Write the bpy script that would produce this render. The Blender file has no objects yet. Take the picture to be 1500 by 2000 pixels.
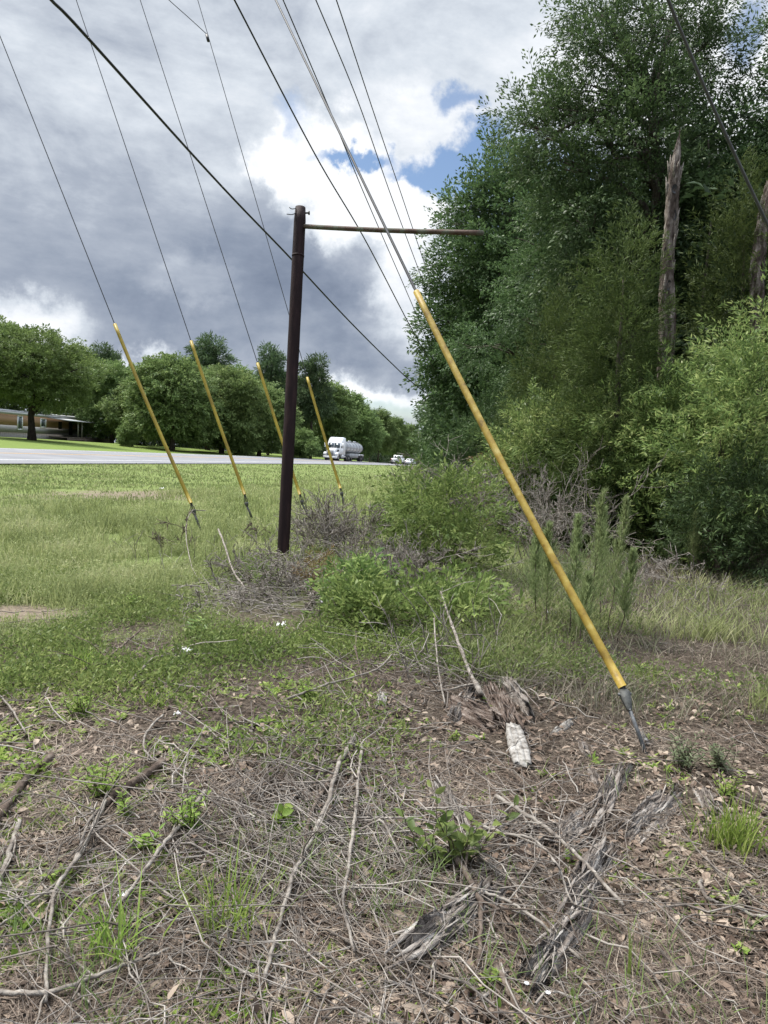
import bpy, math
import numpy as np
from mathutils import Vector, Matrix

# ------------------------------------------------------------------ camera, sun, sky, exposure
S = bpy.context.scene
COL = S.collection
EYE = np.array([0.0, 0.0, 1.55])
FPX = 1400.0                                   # focal length in photo pixels (1500 x 2000)
PITCH, ROLL = math.radians(-4.9), math.radians(3.0)
_f = np.array([0, math.cos(PITCH), math.sin(PITCH)])
_r0 = np.array([1.0, 0, 0]); _u0 = np.cross(_r0, _f)
_r = math.cos(ROLL) * _r0 + math.sin(ROLL) * _u0
_u = math.cos(ROLL) * _u0 - math.sin(ROLL) * _r0
cam_d = bpy.data.cameras.new('camera')
cam = bpy.data.objects.new('camera', cam_d); COL.objects.link(cam)
M = Matrix(((_r[0], _u[0], -_f[0], EYE[0]), (_r[1], _u[1], -_f[1], EYE[1]), (_r[2], _u[2], -_f[2], EYE[2]), (0, 0, 0, 1)))
cam.matrix_world = M
cam_d.sensor_fit = 'VERTICAL'; cam_d.sensor_height = 24.0; cam_d.lens = 24.0 * FPX / 2000.0
cam_d.clip_start = 0.05; cam_d.clip_end = 5000
S.camera = cam
S.view_settings.view_transform = 'Standard'
S.view_settings.look = 'None'
S.view_settings.exposure = 2.15
S.view_settings.gamma = 1.0
try:
    S.cycles.max_bounces = 6; S.cycles.transmission_bounces = 4; S.cycles.diffuse_bounces = 3
    S.cycles.transparent_max_bounces = 4
except Exception:
    pass

SUN_EL, SUN_AZ = math.radians(60), math.radians(-62)   # azimuth from +Y towards +X
sd = Vector((math.sin(SUN_AZ) * math.cos(SUN_EL), math.cos(SUN_AZ) * math.cos(SUN_EL), math.sin(SUN_EL)))
sun_l = bpy.data.lights.new('sun', 'SUN'); sun_l.energy = 1.5; sun_l.angle = math.radians(12); sun_l.color = (1.0, 0.95, 0.87)
sun = bpy.data.objects.new('sun', sun_l); COL.objects.link(sun)
sun.rotation_euler = sd.to_track_quat('Z', 'Y').to_euler()
sun.location = (0, 0, 30)


def px_dir(x, y):
    d = _f + _r * ((x - 750) / FPX) + _u * ((1000 - y) / FPX)
    return d / np.linalg.norm(d)


def azel(x, y):
    d = px_dir(x, y)
    return math.atan2(d[0], d[1]), math.asin(d[2])


class NT:
    """small helper for writing node trees"""
    def __init__(self, tree):
        self.t = tree; self.n = tree.nodes; self.l = tree.links

    def new(self, typ, **kw):
        nd = self.n.new(typ)
        for k, v in kw.items():
            setattr(nd, k, v)
        return nd

    def put(self, sock, v):
        if isinstance(v, bpy.types.NodeSocket):
            self.l.new(v, sock)
        else:
            sock.default_value = v

    def math(self, op, a, b=0.0, c=None):
        nd = self.new('ShaderNodeMath', operation=op)
        self.put(nd.inputs[0], a); self.put(nd.inputs[1], b)
        if c is not None:
            self.put(nd.inputs[2], c)
        return nd.outputs[0]

    def vmath(self, op, a, b):
        nd = self.new('ShaderNodeVectorMath', operation=op)
        self.put(nd.inputs[0], a); self.put(nd.inputs[1], b)
        return nd.outputs[0]

    def smooth(self, v, a, b, lo=0.0, hi=1.0):
        nd = self.new('ShaderNodeMapRange', interpolation_type='SMOOTHSTEP')
        self.put(nd.inputs['Value'], v)
        nd.inputs['From Min'].default_value = a; nd.inputs['From Max'].default_value = b
        nd.inputs['To Min'].default_value = lo; nd.inputs['To Max'].default_value = hi
        return nd.outputs[0]

    def noise(self, vec, scale, detail=4.0, rough=0.55, color=False, dist=0.0):
        nd = self.new('ShaderNodeTexNoise')
        if vec is not None:
            self.l.new(vec, nd.inputs['Vector'])
        nd.inputs['Scale'].default_value = scale; nd.inputs['Detail'].default_value = detail
        nd.inputs['Roughness'].default_value = rough; nd.inputs['Distortion'].default_value = dist
        return nd.outputs['Color'] if color else nd.outputs['Fac']

    def ramp(self, v, stops):
        nd = self.new('ShaderNodeValToRGB')
        self.l.new(v, nd.inputs[0])
        cr = nd.color_ramp
        while len(cr.elements) < len(stops):
            cr.elements.new(0.5)
        for e, (p, c) in zip(cr.elements, stops):
            e.position = p; e.color = (*c, 1)
        return nd.outputs[0]

    def mix(self, f, a, b):
        nd = self.new('ShaderNodeMix', data_type='RGBA')
        self.put(nd.inputs[0], f)
        for s, v in ((nd.inputs[6], a), (nd.inputs[7], b)):
            if isinstance(v, bpy.types.NodeSocket):
                self.l.new(v, s)
            else:
                s.default_value = (*v, 1)
        return nd.outputs[2]


def build_world():
    w = bpy.data.worlds.new('World'); S.world = w; w.use_nodes = True
    w.node_tree.nodes.clear()
    T = NT(w.node_tree)
    out = T.new('ShaderNodeOutputWorld')
    tc = T.new('ShaderNodeTexCoord').outputs['Generated']
    sky = T.new('ShaderNodeTexSky', sky_type='NISHITA')
    sky.sun_disc = False; sky.sun_elevation = SUN_EL; sky.sun_rotation = SUN_AZ
    sky.air_density = 1.0; sky.dust_density = 0.6; sky.ozone_density = 1.6
    bg_sky = T.new('ShaderNodeBackground'); T.l.new(sky.outputs[0], bg_sky.inputs[0]); bg_sky.inputs[1].default_value = 0.032
    sep = T.new('ShaderNodeSeparateXYZ'); T.l.new(tc, sep.inputs[0])
    az = T.math('ARCTAN2', sep.outputs[0], sep.outputs[1])
    el = T.math('ARCSINE', sep.outputs[2])
    # cloud-edge billows: warp the azimuth and elevation with turbulent noise
    n1 = T.new('ShaderNodeSeparateColor'); T.l.new(T.noise(tc, 5.0, 9.0, 0.62, color=True), n1.inputs[0])
    wa = T.math('MULTIPLY', T.math('SUBTRACT', n1.outputs[0], 0.5), 0.20)
    we = T.math('MULTIPLY', T.math('SUBTRACT', n1.outputs[1], 0.5), 0.20)
    n2 = T.new('ShaderNodeSeparateColor'); T.l.new(T.noise(tc, 22.0, 6.0, 0.6, color=True), n2.inputs[0])
    wa = T.math('ADD', wa, T.math('MULTIPLY', T.math('SUBTRACT', n2.outputs[0], 0.5), 0.06))
    we = T.math('ADD', we, T.math('MULTIPLY', T.math('SUBTRACT', n2.outputs[1], 0.5), 0.06))
    azw = T.math('ADD', az, wa); elw = T.math('ADD', el, we)

    def blob(px, py, rx, ry, soft, amp, tilt=0.0):
        a0, e0 = azel(px, py)
        da = T.math('SUBTRACT', azw, a0); de = T.math('SUBTRACT', elw, e0)
        c, s = math.cos(tilt), math.sin(tilt)
        u = T.math('ADD', T.math('MULTIPLY', da, c), T.math('MULTIPLY', de, s))
        v = T.math('SUBTRACT', T.math('MULTIPLY', de, c), T.math('MULTIPLY', da, s))
        u = T.math('DIVIDE', u, rx / FPX); v = T.math('DIVIDE', v, ry / FPX)
        d = T.math('SQRT', T.math('ADD', T.math('MULTIPLY', u, u), T.math('MULTIPLY', v, v)))
        return T.smooth(d, 1.0 + soft, max(0.0, 1.0 - soft), 0.0, amp)

    # brightness of the cloud deck
    cv = T.new('ShaderNodeCombineXYZ'); T.l.new(az, cv.inputs[0]); T.l.new(T.math('MULTIPLY', el, 2.1), cv.inputs[1]); cv.inputs[2].default_value = 3.7
    V = T.math('MULTIPLY', T.math('SUBTRACT', T.noise(cv.outputs[0], 3.4, 9.0, 0.60, dist=0.5), 0.5), 0.66)
    V = T.math('ADD', V, T.math('MULTIPLY', T.math('SUBTRACT', T.noise(cv.outputs[0], 11.0, 8.0, 0.62), 0.5), 0.38))
    V = T.math('ADD', V, 0.70)
    for b in SKY_BLOBS:
        V = T.math('ADD', V, blob(*b))
    deck = T.ramp(V, [(0.0, (0.070, 0.095, 0.148)), (0.25, (0.150, 0.188, 0.268)), (0.45, (0.250, 0.295, 0.380)),
                      (0.62, (0.375, 0.420, 0.500)), (0.80, (0.62, 0.67, 0.735)), (1.0, (0.90, 0.92, 0.95))])
    # brightness added to the unseen top of the sky, lifting the ambient light
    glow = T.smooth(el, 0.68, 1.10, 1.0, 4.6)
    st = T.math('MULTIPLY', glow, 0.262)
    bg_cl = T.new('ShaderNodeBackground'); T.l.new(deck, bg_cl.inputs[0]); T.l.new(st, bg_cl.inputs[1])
    clear = None
    for b in SKY_HOLES:
        h = blob(*b)
        clear = h if clear is None else T.math('MAXIMUM', clear, h)
    for b in SKY_PLUGS:
        clear = T.math('SUBTRACT', clear, blob(*b))
    cl = T.new('ShaderNodeClamp'); T.l.new(clear, cl.inputs[0])
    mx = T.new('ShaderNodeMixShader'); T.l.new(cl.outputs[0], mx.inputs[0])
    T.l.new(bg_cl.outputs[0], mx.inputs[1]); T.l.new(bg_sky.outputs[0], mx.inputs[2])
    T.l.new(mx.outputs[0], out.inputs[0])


#            photo x, y, rx, ry, softness, brightness, tilt
SKY_BLOBS = [(650, 370, 170, 85, 0.30, 0.30, -0.3), (780, 440, 90, 56, 0.3, 0.26), (540, 330, 60, 60, 0.4, 0.16),
             (860, 275, 170, 60, 0.6, 0.15), (720, 470, 70, 90, 0.5, 0.16), (800, 560, 70, 60, 0.6, 0.22),
             (330, 590, 420, 90, 0.6, -0.10), (560, 650, 320, 60, 0.5, -0.06), (650, 540, 90, 90, 0.4, -0.14),
             (500, 480, 80, 100, 0.6, -0.12), (720, 700, 110, 34, 0.6, -0.12),
             (760, 775, 170, 26, 0.6, 0.32), (40, 610, 110, 45, 0.6, 0.36), (290, 690, 80, 30, 0.6, 0.36),
             (390, 540, 90, 36, 0.7, 0.16), (850, 90, 420, 190, 0.8, 0.10), (180, 120, 260, 120, 0.8, 0.03),
             (200, 430, 300, 110, 0.8, -0.05), (1400, 150, 300, 240, 0.6, 0.25)]
SKY_HOLES = [(900, 362, 160, 48, 0.35, 1.0, 0.33), (705, 338, 80, 16, 0.5, 1.0), (950, 222, 42, 26, 0.5, 0.85),
             (548, 250, 30, 34, 0.6, 0.55), (800, 812, 90, 22, 0.8, 0.75), (1455, 90, 26, 30, 0.6, 0.8), (1100, 420, 160, 120, 0.5, 0.8)]
SKY_PLUGS = [(735, 440, 135, 52, 0.2, 1.0)]
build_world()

RNG = np.random.default_rng(11)


# ------------------------------------------------------------------ object helpers
def mesh_data(name, verts, faces, smooth=False):
    """verts (N,3); faces = list of int arrays (n,k)"""
    me = bpy.data.meshes.new(name)
    verts = np.asarray(verts, dtype=np.float32)
    faces = [np.asarray(f, dtype=np.int32) for f in faces if len(f)]
    me.vertices.add(len(verts)); me.vertices.foreach_set('co', verts.ravel())
    tot = sum(f.size for f in faces); npoly = sum(len(f) for f in faces)
    me.loops.add(tot); me.polygons.add(npoly)
    me.loops.foreach_set('vertex_index', np.concatenate([f.ravel() for f in faces]))
    starts = []; o = 0
    for f in faces:
        k = f.shape[1]
        starts.append(o + np.arange(len(f), dtype=np.int32) * k); o += f.size
    me.polygons.foreach_set('loop_start', np.concatenate(starts).astype(np.int32))
    if smooth:
        me.polygons.foreach_set('use_smooth', np.ones(npoly, dtype=bool))
    me.update(calc_edges=True)
    return me


class MB:
    """collects pieces of ONE mesh"""
    def __init__(self):
        self.v = []; self.f = {}; self.n = 0

    def add(self, v, *faces):
        v = np.asarray(v, dtype=float).reshape(-1, 3)
        for f in faces:
            f = np.asarray(f)
            if f.size:
                self.f.setdefault(f.shape[1], []).append(f + self.n)
        self.v.append(v); self.n += len(v)
        return self

    def arrays(self):
        return np.concatenate(self.v), [np.concatenate(a) for a in self.f.values()]

    def build(self, name, mat, parent=None, origin=None, smooth=False):
        v, f = self.arrays()
        return link_mesh(name, v, f, mat, parent, origin, smooth)


def link_mesh(name, v, f, mat, parent=None, origin=None, smooth=False):
    """v in world coordinates; origin is subtracted (the thing's base)"""
    if origin is None:
        origin = np.zeros(3)
        if parent is not None:
            r = parent
            while r.parent is not None:
                r = r.parent
            origin = np.array(r.location)
    me = mesh_data(name, np.asarray(v) - np.asarray(origin), f, smooth)
    o = bpy.data.objects.new(name, me); COL.objects.link(o)
    if mat is not None:
        me.materials.append(mat)
    if parent is not None:
        o.parent = parent
    else:
        o.location = origin
    return o


def tag(o, label, cat, group=None):
    o['label'] = label; o['category'] = cat
    if group:
        o['group'] = group
    return o


def kind(o, k):
    o['kind'] = k
    return o


def thing(name, label, cat, loc, group=None):
    o = bpy.data.objects.new(name, None); COL.objects.link(o)
    o.empty_display_size = 0.2
    o.location = tuple(float(a) for a in loc)
    return tag(o, label, cat, group)


def dup(root, loc, rz, sc, label, cat=None, group=None):
    r = root.copy(); COL.objects.link(r)
    r.location = tuple(float(a) for a in loc); r.rotation_euler = (0, 0, rz); r.scale = sc if isinstance(sc, tuple) else (sc, sc, sc)
    r['label'] = label
    if cat:
        r['category'] = cat
    if group:
        r['group'] = group
    for ch in list(root.children):
        c = ch.copy(); COL.objects.link(c); c.parent = r
        for g in list(ch.children):
            d = g.copy(); COL.objects.link(d); d.parent = c
    return r


# ------------------------------------------------------------------ materials
def mat_base(name):
    m = bpy.data.materials.new(name); m.use_nodes = True
    T = NT(m.node_tree)
    b = T.n.get('Principled BSDF')
    return m, T, b


def set_spec(b, v):
    for k in ('Specular IOR Level', 'Specular'):
        if k in b.inputs:
            b.inputs[k].default_value = v
            return


def leaf_mat(name, cols, transl=0.35, rough=0.5, spec=0.18, clump=0.30, cscale=0.9, sat=0.9):
    """foliage: every leaf its own tint, and every plant a slightly different one"""
    m, T, b = mat_base(name)
    geo = T.new('ShaderNodeNewGeometry'); oi = T.new('ShaderNodeObjectInfo')
    tc = T.new('ShaderNodeTexCoord').outputs['Object']
    r = T.math('ADD', T.math('MULTIPLY', geo.outputs['Random Per Island'], 1 - clump), T.math('MULTIPLY', T.smooth(T.noise(tc, cscale, 4.0), 0.3, 0.7), clump))
    k = len(cols)
    col = T.ramp(r, [((i + 0.5) / k if k > 1 else 0.5, c) for i, c in enumerate(cols)])
    hs = T.new('ShaderNodeHueSaturation'); T.l.new(col, hs.inputs['Color'])
    T.l.new(T.math('ADD', T.math('MULTIPLY', oi.outputs['Random'], 0.016), 0.489), hs.inputs['Hue'])
    T.l.new(T.math('ADD', T.math('MULTIPLY', oi.outputs['Random'], 0.3), 0.88), hs.inputs['Value'])
    hs.inputs['Saturation'].default_value = sat
    T.l.new(hs.outputs[0], b.inputs['Base Color'])
    b.inputs['Roughness'].default_value = rough; set_spec(b, spec)
    if transl > 0:
        tr = T.new('ShaderNodeBsdfTranslucent')
        g = T.new('ShaderNodeGamma'); T.l.new(hs.outputs[0], g.inputs[0]); g.inputs[1].default_value = 0.9
        T.l.new(g.outputs[0], tr.inputs[0])
        mx = T.new('ShaderNodeMixShader'); mx.inputs[0].default_value = transl
        T.l.new(b.outputs[0], mx.inputs[1]); T.l.new(tr.outputs[0], mx.inputs[2])
        T.l.new(mx.outputs[0], T.n.get('Material Output').inputs[0])
    return m


def noise_mat(name, stops, scale=6.0, detail=6.0, rough=0.8, bump=0.3, bscale=None, stretch=(1, 1, 1), spec=0.3, metal=0.0, island=0.0, bdist=0.02):
    m, T, b = mat_base(name)
    tc = T.new('ShaderNodeTexCoord').outputs['Object']
    mp = T.new('ShaderNodeMapping'); T.l.new(tc, mp.inputs[0]); mp.inputs['Scale'].default_value = stretch
    f = T.noise(mp.outputs[0], scale, detail, 0.6)
    f = T.smooth(f, 0.25, 0.75)
    if island:
        geo = T.new('ShaderNodeNewGeometry')
        f = T.math('ADD', T.math('MULTIPLY', f, 1 - island), T.math('MULTIPLY', geo.outputs['Random Per Island'], island))
    T.l.new(T.ramp(f, stops), b.inputs['Base Color'])
    b.inputs['Roughness'].default_value = rough; set_spec(b, spec); b.inputs['Metallic'].default_value = metal
    if bump:
        bp = T.new('ShaderNodeBump'); bp.inputs['Strength'].default_value = bump; bp.inputs['Distance'].default_value = bdist
        T.l.new(T.noise(mp.outputs[0], bscale or scale * 3, 5.0, 0.65), bp.inputs['Height'])
        T.l.new(bp.outputs[0], b.inputs['Normal'])
    return m


def plain(name, col, rough=0.5, metal=0.0, spec=0.5, var=0.12, scale=4.0):
    c = np.array(col)
    return noise_mat(name, [(0.0, tuple(c * (1 - var))), (1.0, tuple(np.minimum(c * (1 + var), 0.95)))], scale=scale, rough=rough, bump=0.0, metal=metal, spec=spec)


MAT = {}
MAT['oak_leaf'] = leaf_mat('oak_leaf', [(0.030, 0.061, 0.018), (0.050, 0.098, 0.028), (0.070, 0.129, 0.037), (0.109, 0.178, 0.055)], 0.30, 0.5, 0.22)
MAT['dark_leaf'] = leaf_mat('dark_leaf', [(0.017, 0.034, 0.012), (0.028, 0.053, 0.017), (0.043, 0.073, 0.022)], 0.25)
MAT['far_leaf'] = leaf_mat('far_leaf', [(0.082, 0.138, 0.038), (0.125, 0.204, 0.051), (0.168, 0.256, 0.067), (0.232, 0.312, 0.089)], 0.30, 0.55)
MAT['yard_leaf'] = leaf_mat('yard_leaf', [(0.076, 0.138, 0.031), (0.127, 0.207, 0.045), (0.171, 0.258, 0.061)], 0.35, 0.5)
MAT['pine_leaf'] = leaf_mat('pine_leaf', [(0.054, 0.106, 0.042), (0.089, 0.156, 0.059), (0.121, 0.193, 0.074)], 0.25, 0.55)
MAT['cedar_leaf'] = leaf_mat('cedar_leaf', [(0.041, 0.071, 0.015), (0.068, 0.109, 0.021), (0.098, 0.141, 0.030)], 0.25, 0.6)
MAT['shrub_leaf'] = leaf_mat('shrub_leaf', [(0.067, 0.126, 0.029), (0.111, 0.193, 0.041), (0.163, 0.264, 0.056), (0.249, 0.345, 0.081), (0.366, 0.439, 0.132)], 0.42, 0.4)
MAT['bright_leaf'] = leaf_mat('bright_leaf', [(0.078, 0.128, 0.024), (0.125, 0.192, 0.036), (0.178, 0.250, 0.052), (0.260, 0.320, 0.085)], 0.42, 0.45)
MAT['weed_leaf'] = leaf_mat('weed_leaf', [(0.100, 0.152, 0.038), (0.150, 0.215, 0.054), (0.205, 0.270, 0.075)], 0.4, 0.5)
MAT['fresh_leaf'] = leaf_mat('fresh_leaf', [(0.120, 0.200, 0.034), (0.175, 0.270, 0.050), (0.235, 0.330, 0.070), (0.320, 0.390, 0.110)], 0.45, 0.5, sat=1.0)
MAT['sage_leaf'] = leaf_mat('sage_leaf', [(0.110, 0.150, 0.070), (0.150, 0.190, 0.090), (0.19, 0.22, 0.12)], 0.35, 0.6)
MAT['fennel_leaf'] = leaf_mat('fennel_leaf', [(0.190, 0.260, 0.090), (0.240, 0.320, 0.115), (0.300, 0.380, 0.145)], 0.55, 0.6)
MAT['rust_leaf'] = leaf_mat('rust_leaf', [(0.150, 0.075, 0.022), (0.200, 0.115, 0.032), (0.130, 0.120, 0.030)], 0.3, 0.6)
MAT['grass'] = leaf_mat('grass', [(0.130, 0.158, 0.048), (0.205, 0.245, 0.078), (0.280, 0.320, 0.115), (0.390, 0.390, 0.195)], 0.4, 0.55, clump=0.55, cscale=0.8)
MAT['lawn_grass'] = leaf_mat('lawn_grass', [(0.100, 0.150, 0.036), (0.155, 0.220, 0.058), (0.215, 0.275, 0.085), (0.295, 0.310, 0.145)], 0.4, 0.55, clump=0.55, cscale=0.6)
MAT['dry_grass'] = leaf_mat('dry_grass', [(0.120, 0.100, 0.068), (0.180, 0.155, 0.108), (0.250, 0.220, 0.165), (0.110, 0.130, 0.055), (0.13, 0.15, 0.07)], 0.25, 0.65, clump=0.5, cscale=1.2)
MAT['straw'] = leaf_mat('straw', [(0.044, 0.032, 0.024), (0.092, 0.067, 0.050), (0.155, 0.116, 0.088), (0.300, 0.245, 0.190)], 0.1, 0.7)
MAT['litter'] = leaf_mat('litter', [(0.060, 0.041, 0.029), (0.135, 0.093, 0.064), (0.225, 0.165, 0.117), (0.390, 0.315, 0.235)], 0.15, 0.6)
MAT['twig'] = noise_mat('twig', [(0.0, (0.050, 0.039, 0.032)), (0.45, (0.155, 0.134, 0.116)), (1.0, (0.410, 0.375, 0.335))], 9, 3, 0.85, 0.2, island=0.55)
MAT['pale_wood'] = noise_mat('pale_wood', [(0.0, (0.090, 0.072, 0.060)), (0.4, (0.185, 0.162, 0.140)), (1.0, (0.325, 0.298, 0.262))], 22, 6, 0.85, 0.5, spec=0.2)
MAT['brown_wood'] = noise_mat('brown_wood', [(0.0, (0.040, 0.028, 0.022)), (0.5, (0.105, 0.080, 0.064)), (1.0, (0.200, 0.165, 0.135))], 18, 6, 0.9, 0.6, spec=0.2)
MAT['rotten_wood'] = noise_mat('rotten_wood', [(0.0, (0.085, 0.068, 0.058)), (0.35, (0.190, 0.163, 0.143)), (0.7, (0.300, 0.272, 0.246)), (1.0, (0.480, 0.455, 0.420))], 45, 9, 0.92, 1.0, bscale=70, stretch=(1, 0.13, 1), spec=0.12, island=0.12)
MAT['red_rot'] = noise_mat('red_rot', [(0.0, (0.060, 0.043, 0.035)), (0.4, (0.130, 0.098, 0.080)), (0.7, (0.220, 0.180, 0.154)), (1.0, (0.400, 0.360, 0.325))], 45, 9, 0.92, 1.0, bscale=70, stretch=(1, 0.13, 1), spec=0.12, island=0.12)
MAT['birch'] = noise_mat('birch', [(0.0, (0.075, 0.062, 0.052)), (0.4, (0.230, 0.215, 0.195)), (1.0, (0.380, 0.365, 0.340))], 30, 9, 0.88, 0.35, bscale=80, spec=0.15)
MAT['snag'] = noise_mat('snag', [(0.0, (0.020, 0.014, 0.011)), (0.4, (0.095, 0.074, 0.062)), (0.7, (0.200, 0.170, 0.148)), (1.0, (0.330, 0.295, 0.265))], 7, 8, 0.92, 0.9, bscale=28, stretch=(1.6, 1.6, 0.45), spec=0.15, bdist=0.05)
MAT['bark'] = noise_mat('bark', [(0.0, (0.030, 0.024, 0.019)), (0.5, (0.080, 0.066, 0.054)), (1.0, (0.150, 0.130, 0.110))], 6, 6, 0.9, 0.7, stretch=(1.5, 1.5, 0.5), spec=0.2, bdist=0.04)
MAT['dark_bark'] = noise_mat('dark_bark', [(0.0, (0.014, 0.011, 0.009)), (1.0, (0.050, 0.040, 0.032))], 5, 5, 0.9, 0.5, stretch=(1.5, 1.5, 0.5), spec=0.2)
MAT['pole_brown'] = noise_mat('pole_brown', [(0.0, (0.010, 0.0042, 0.0052)), (0.5, (0.018, 0.0080, 0.0092)), (1.0, (0.036, 0.018, 0.018))], 5, 7, 0.75, 0.35, bscale=40, stretch=(2.5, 2.5, 0.35), spec=0.25)
MAT['pipe_rust'] = noise_mat('pipe_rust', [(0.0, (0.055, 0.032, 0.024)), (0.45, (0.105, 0.070, 0.055)), (0.7, (0.110, 0.115, 0.085)), (1.0, (0.170, 0.165, 0.135))], 5, 7, 0.8, 0.3, bscale=50, spec=0.25)
MAT['guard_near'] = noise_mat('guard_near', [(0.0, (0.12, 0.075, 0.018)), (0.28, (0.26, 0.175, 0.026)), (0.7, (0.33, 0.240, 0.042)), (1.0, (0.40, 0.320, 0.10))], 12, 10, 0.55, 0.1, spec=0.35)
MAT['guard'] = noise_mat('guard', [(0.0, (0.17, 0.115, 0.012)), (0.5, (0.27, 0.195, 0.016)), (1.0, (0.36, 0.275, 0.03))], 3, 6, 0.5, 0.1, spec=0.35)
MAT['galv'] = noise_mat('galv', [(0.0, (0.08, 0.085, 0.09)), (1.0, (0.19, 0.195, 0.20))], 30, 5, 0.65, 0.2, metal=0.3)
MAT['dark_steel'] = noise_mat('dark_steel', [(0.0, (0.050, 0.052, 0.050)), (1.0, (0.120, 0.122, 0.112))], 30, 5, 0.6, 0.2, metal=0.3)
MAT['wire'] = plain('wire', (0.020, 0.021, 0.023), 0.6)
MAT['wire_grey'] = plain('wire_grey', (0.075, 0.080, 0.078), 0.6)
MAT['paper'] = plain('paper', (0.66, 0.67, 0.69), 0.6, var=0.15, scale=30)
MAT['white_paint'] = plain('white_paint', (0.78, 0.79, 0.80), 0.30, var=0.04)
MAT['black'] = plain('black', (0.020, 0.020, 0.022), 0.6)
MAT['rubber'] = plain('rubber', (0.030, 0.030, 0.030), 0.85)
MAT['chrome'] = plain('chrome', (0.62, 0.63, 0.64), 0.22, metal=0.9, var=0.05)
MAT['steel'] = plain('steel', (0.50, 0.52, 0.54), 0.30, metal=0.75, var=0.08, scale=1.0)
MAT['grey_panel'] = plain('grey_panel', (0.30, 0.31, 0.32), 0.5)
MAT['glass'] = plain('glass', (0.045, 0.060, 0.070), 0.08, spec=0.8)
MAT['lamp_glass'] = plain('lamp_glass', (0.60, 0.62, 0.64), 0.15)
MAT['red_lens'] = plain('red_lens', (0.30, 0.02, 0.02), 0.25)
MAT['tan_siding'] = plain('tan_siding', (0.350, 0.215, 0.135), 0.7, var=0.08)
MAT['white_siding'] = plain('white_siding', (0.28, 0.27, 0.26), 0.7, var=0.08)
MAT['skirting'] = plain('skirting', (0.22, 0.21, 0.20), 0.8, var=0.12)
MAT['roof_white'] = plain('roof_white', (0.33, 0.34, 0.34), 0.5, var=0.1)
MAT['porch_wood'] = plain('porch_wood', (0.085, 0.065, 0.052), 0.8, var=0.25)
MAT['asphalt'] = noise_mat('asphalt', [(0.0, (0.165, 0.168, 0.180)), (0.5, (0.190, 0.193, 0.205)), (1.0, (0.220, 0.222, 0.232))], 0.35, 8, 0.9, 0.2, bscale=30, spec=0.2)
MAT['line_white'] = plain('line_white', (0.60, 0.60, 0.60), 0.7, var=0.15)
MAT['line_yellow'] = plain('line_yellow', (0.50, 0.30, 0.08), 0.7, var=0.15)
MAT['driveway'] = plain('driveway', (0.36, 0.35, 0.33), 0.9, var=0.15)


# ------------------------------------------------------------------ terrain
KX, KS = 0.2, -23.4                 # road's near edge: X = KS + KX * Y
NORM = math.sqrt(1 + KX * KX)
RW = 13.0                           # width of the paving


def s_of(X, Y):
    return (X - KS - KX * Y) / NORM


def X_of(s, Y):
    return KS + KX * Y + NORM * s


def sstep(a, b, x):
    t = np.clip((x - a) / (b - a), 0, 1)
    return t * t * (3 - 2 * t)


def z_road(Y):
    u = np.maximum(np.asarray(Y, float) - 30, -40)
    u = np.minimum(u, 300)
    return 0.10 - 0.006 * u - 0.00005 * u * np.abs(u)


def bumps(X, Y, sc):
    return (np.sin(X * 1.7 * sc + 0.6 * np.sin(Y * 1.1 * sc)) * np.sin(Y * 1.3 * sc + 0.8 * np.sin(X * 0.9 * sc + 1.3))
            + 0.5 * np.sin(X * 3.9 * sc + 1.1) * np.sin(Y * 3.3 * sc + 2.0))


def ground_z(X, Y):
    X = np.asarray(X, float); Y = np.asarray(Y, float)
    s = s_of(X, Y)
    zr = z_road(Y)
    side = np.where(Y < 30, 0.0, 0.0) + sstep(24, 60, Y) * (zr - 0.25)
    near = side + 0.030 * bumps(X, Y, 0.8) + 0.05 * bumps(X, Y, 0.23)
    swale = zr - 0.34 - 0.05 * bumps(X, Y, 0.23)
    z = zr - 0.05 - 0.29 * sstep(0.2, 6.5, s) + 0.0
    k = sstep(7.0, 15.0, s)
    z = np.where(s > 0, z * (1 - k) + near * k, z)
    on = (s <= 0.15) & (s >= -RW - 0.3)
    z = np.where(on, zr - 0.10 + 0.029 * np.clip(-s, 0, RW), z)
    far = zr + 0.30 + 0.85 * sstep(RW + 0.3, RW + 26, -s) + 0.05 * bumps(X, Y, 0.1)
    z = np.where(s < -RW - 0.3, far, z)
    return z


def road_surface(s, Y):
    return z_road(Y) + 0.029 * np.clip(-s, 0, RW + 1)


def gz(x, y):
    return float(ground_z(x, y))


def at(px, py, depth):
    """point seen at photo pixel (px, py), depth metres in front of the eye"""
    return EYE + depth * (_f + _r * ((px - 750) / FPX) + _u * ((1000 - py) / FPX))


def gp(px, py):
    """where the line of sight through a photo pixel meets the ground"""
    d = px_dir(px, py)
    t = np.concatenate([np.arange(1.2, 40, 0.02), np.arange(40, 300, 0.3)])
    P = EYE + d * t[:, None]
    g = ground_z(P[:, 0], P[:, 1])
    below = np.nonzero(P[:, 2] <= g)[0]
    i = below[0] if len(below) else len(t) - 1
    p = P[i].copy(); p[2] = gz(p[0], p[1])
    return p


def base_at(px, depth, py=900):
    p = at(px, py, depth)
    return np.array([p[0], p[1], gz(p[0], p[1])])


def axis_lines(lo, hi, d0, grow, centre):
    out = [centre]; d = d0; x = centre
    while x < hi:
        x += d; d *= grow; out.append(x)
    d = d0; x = centre
    while x > lo:
        x -= d; d *= grow; out.append(x)
    return np.array(sorted(out))


SAND = tuple(gp(10, 1200)[:2])


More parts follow.
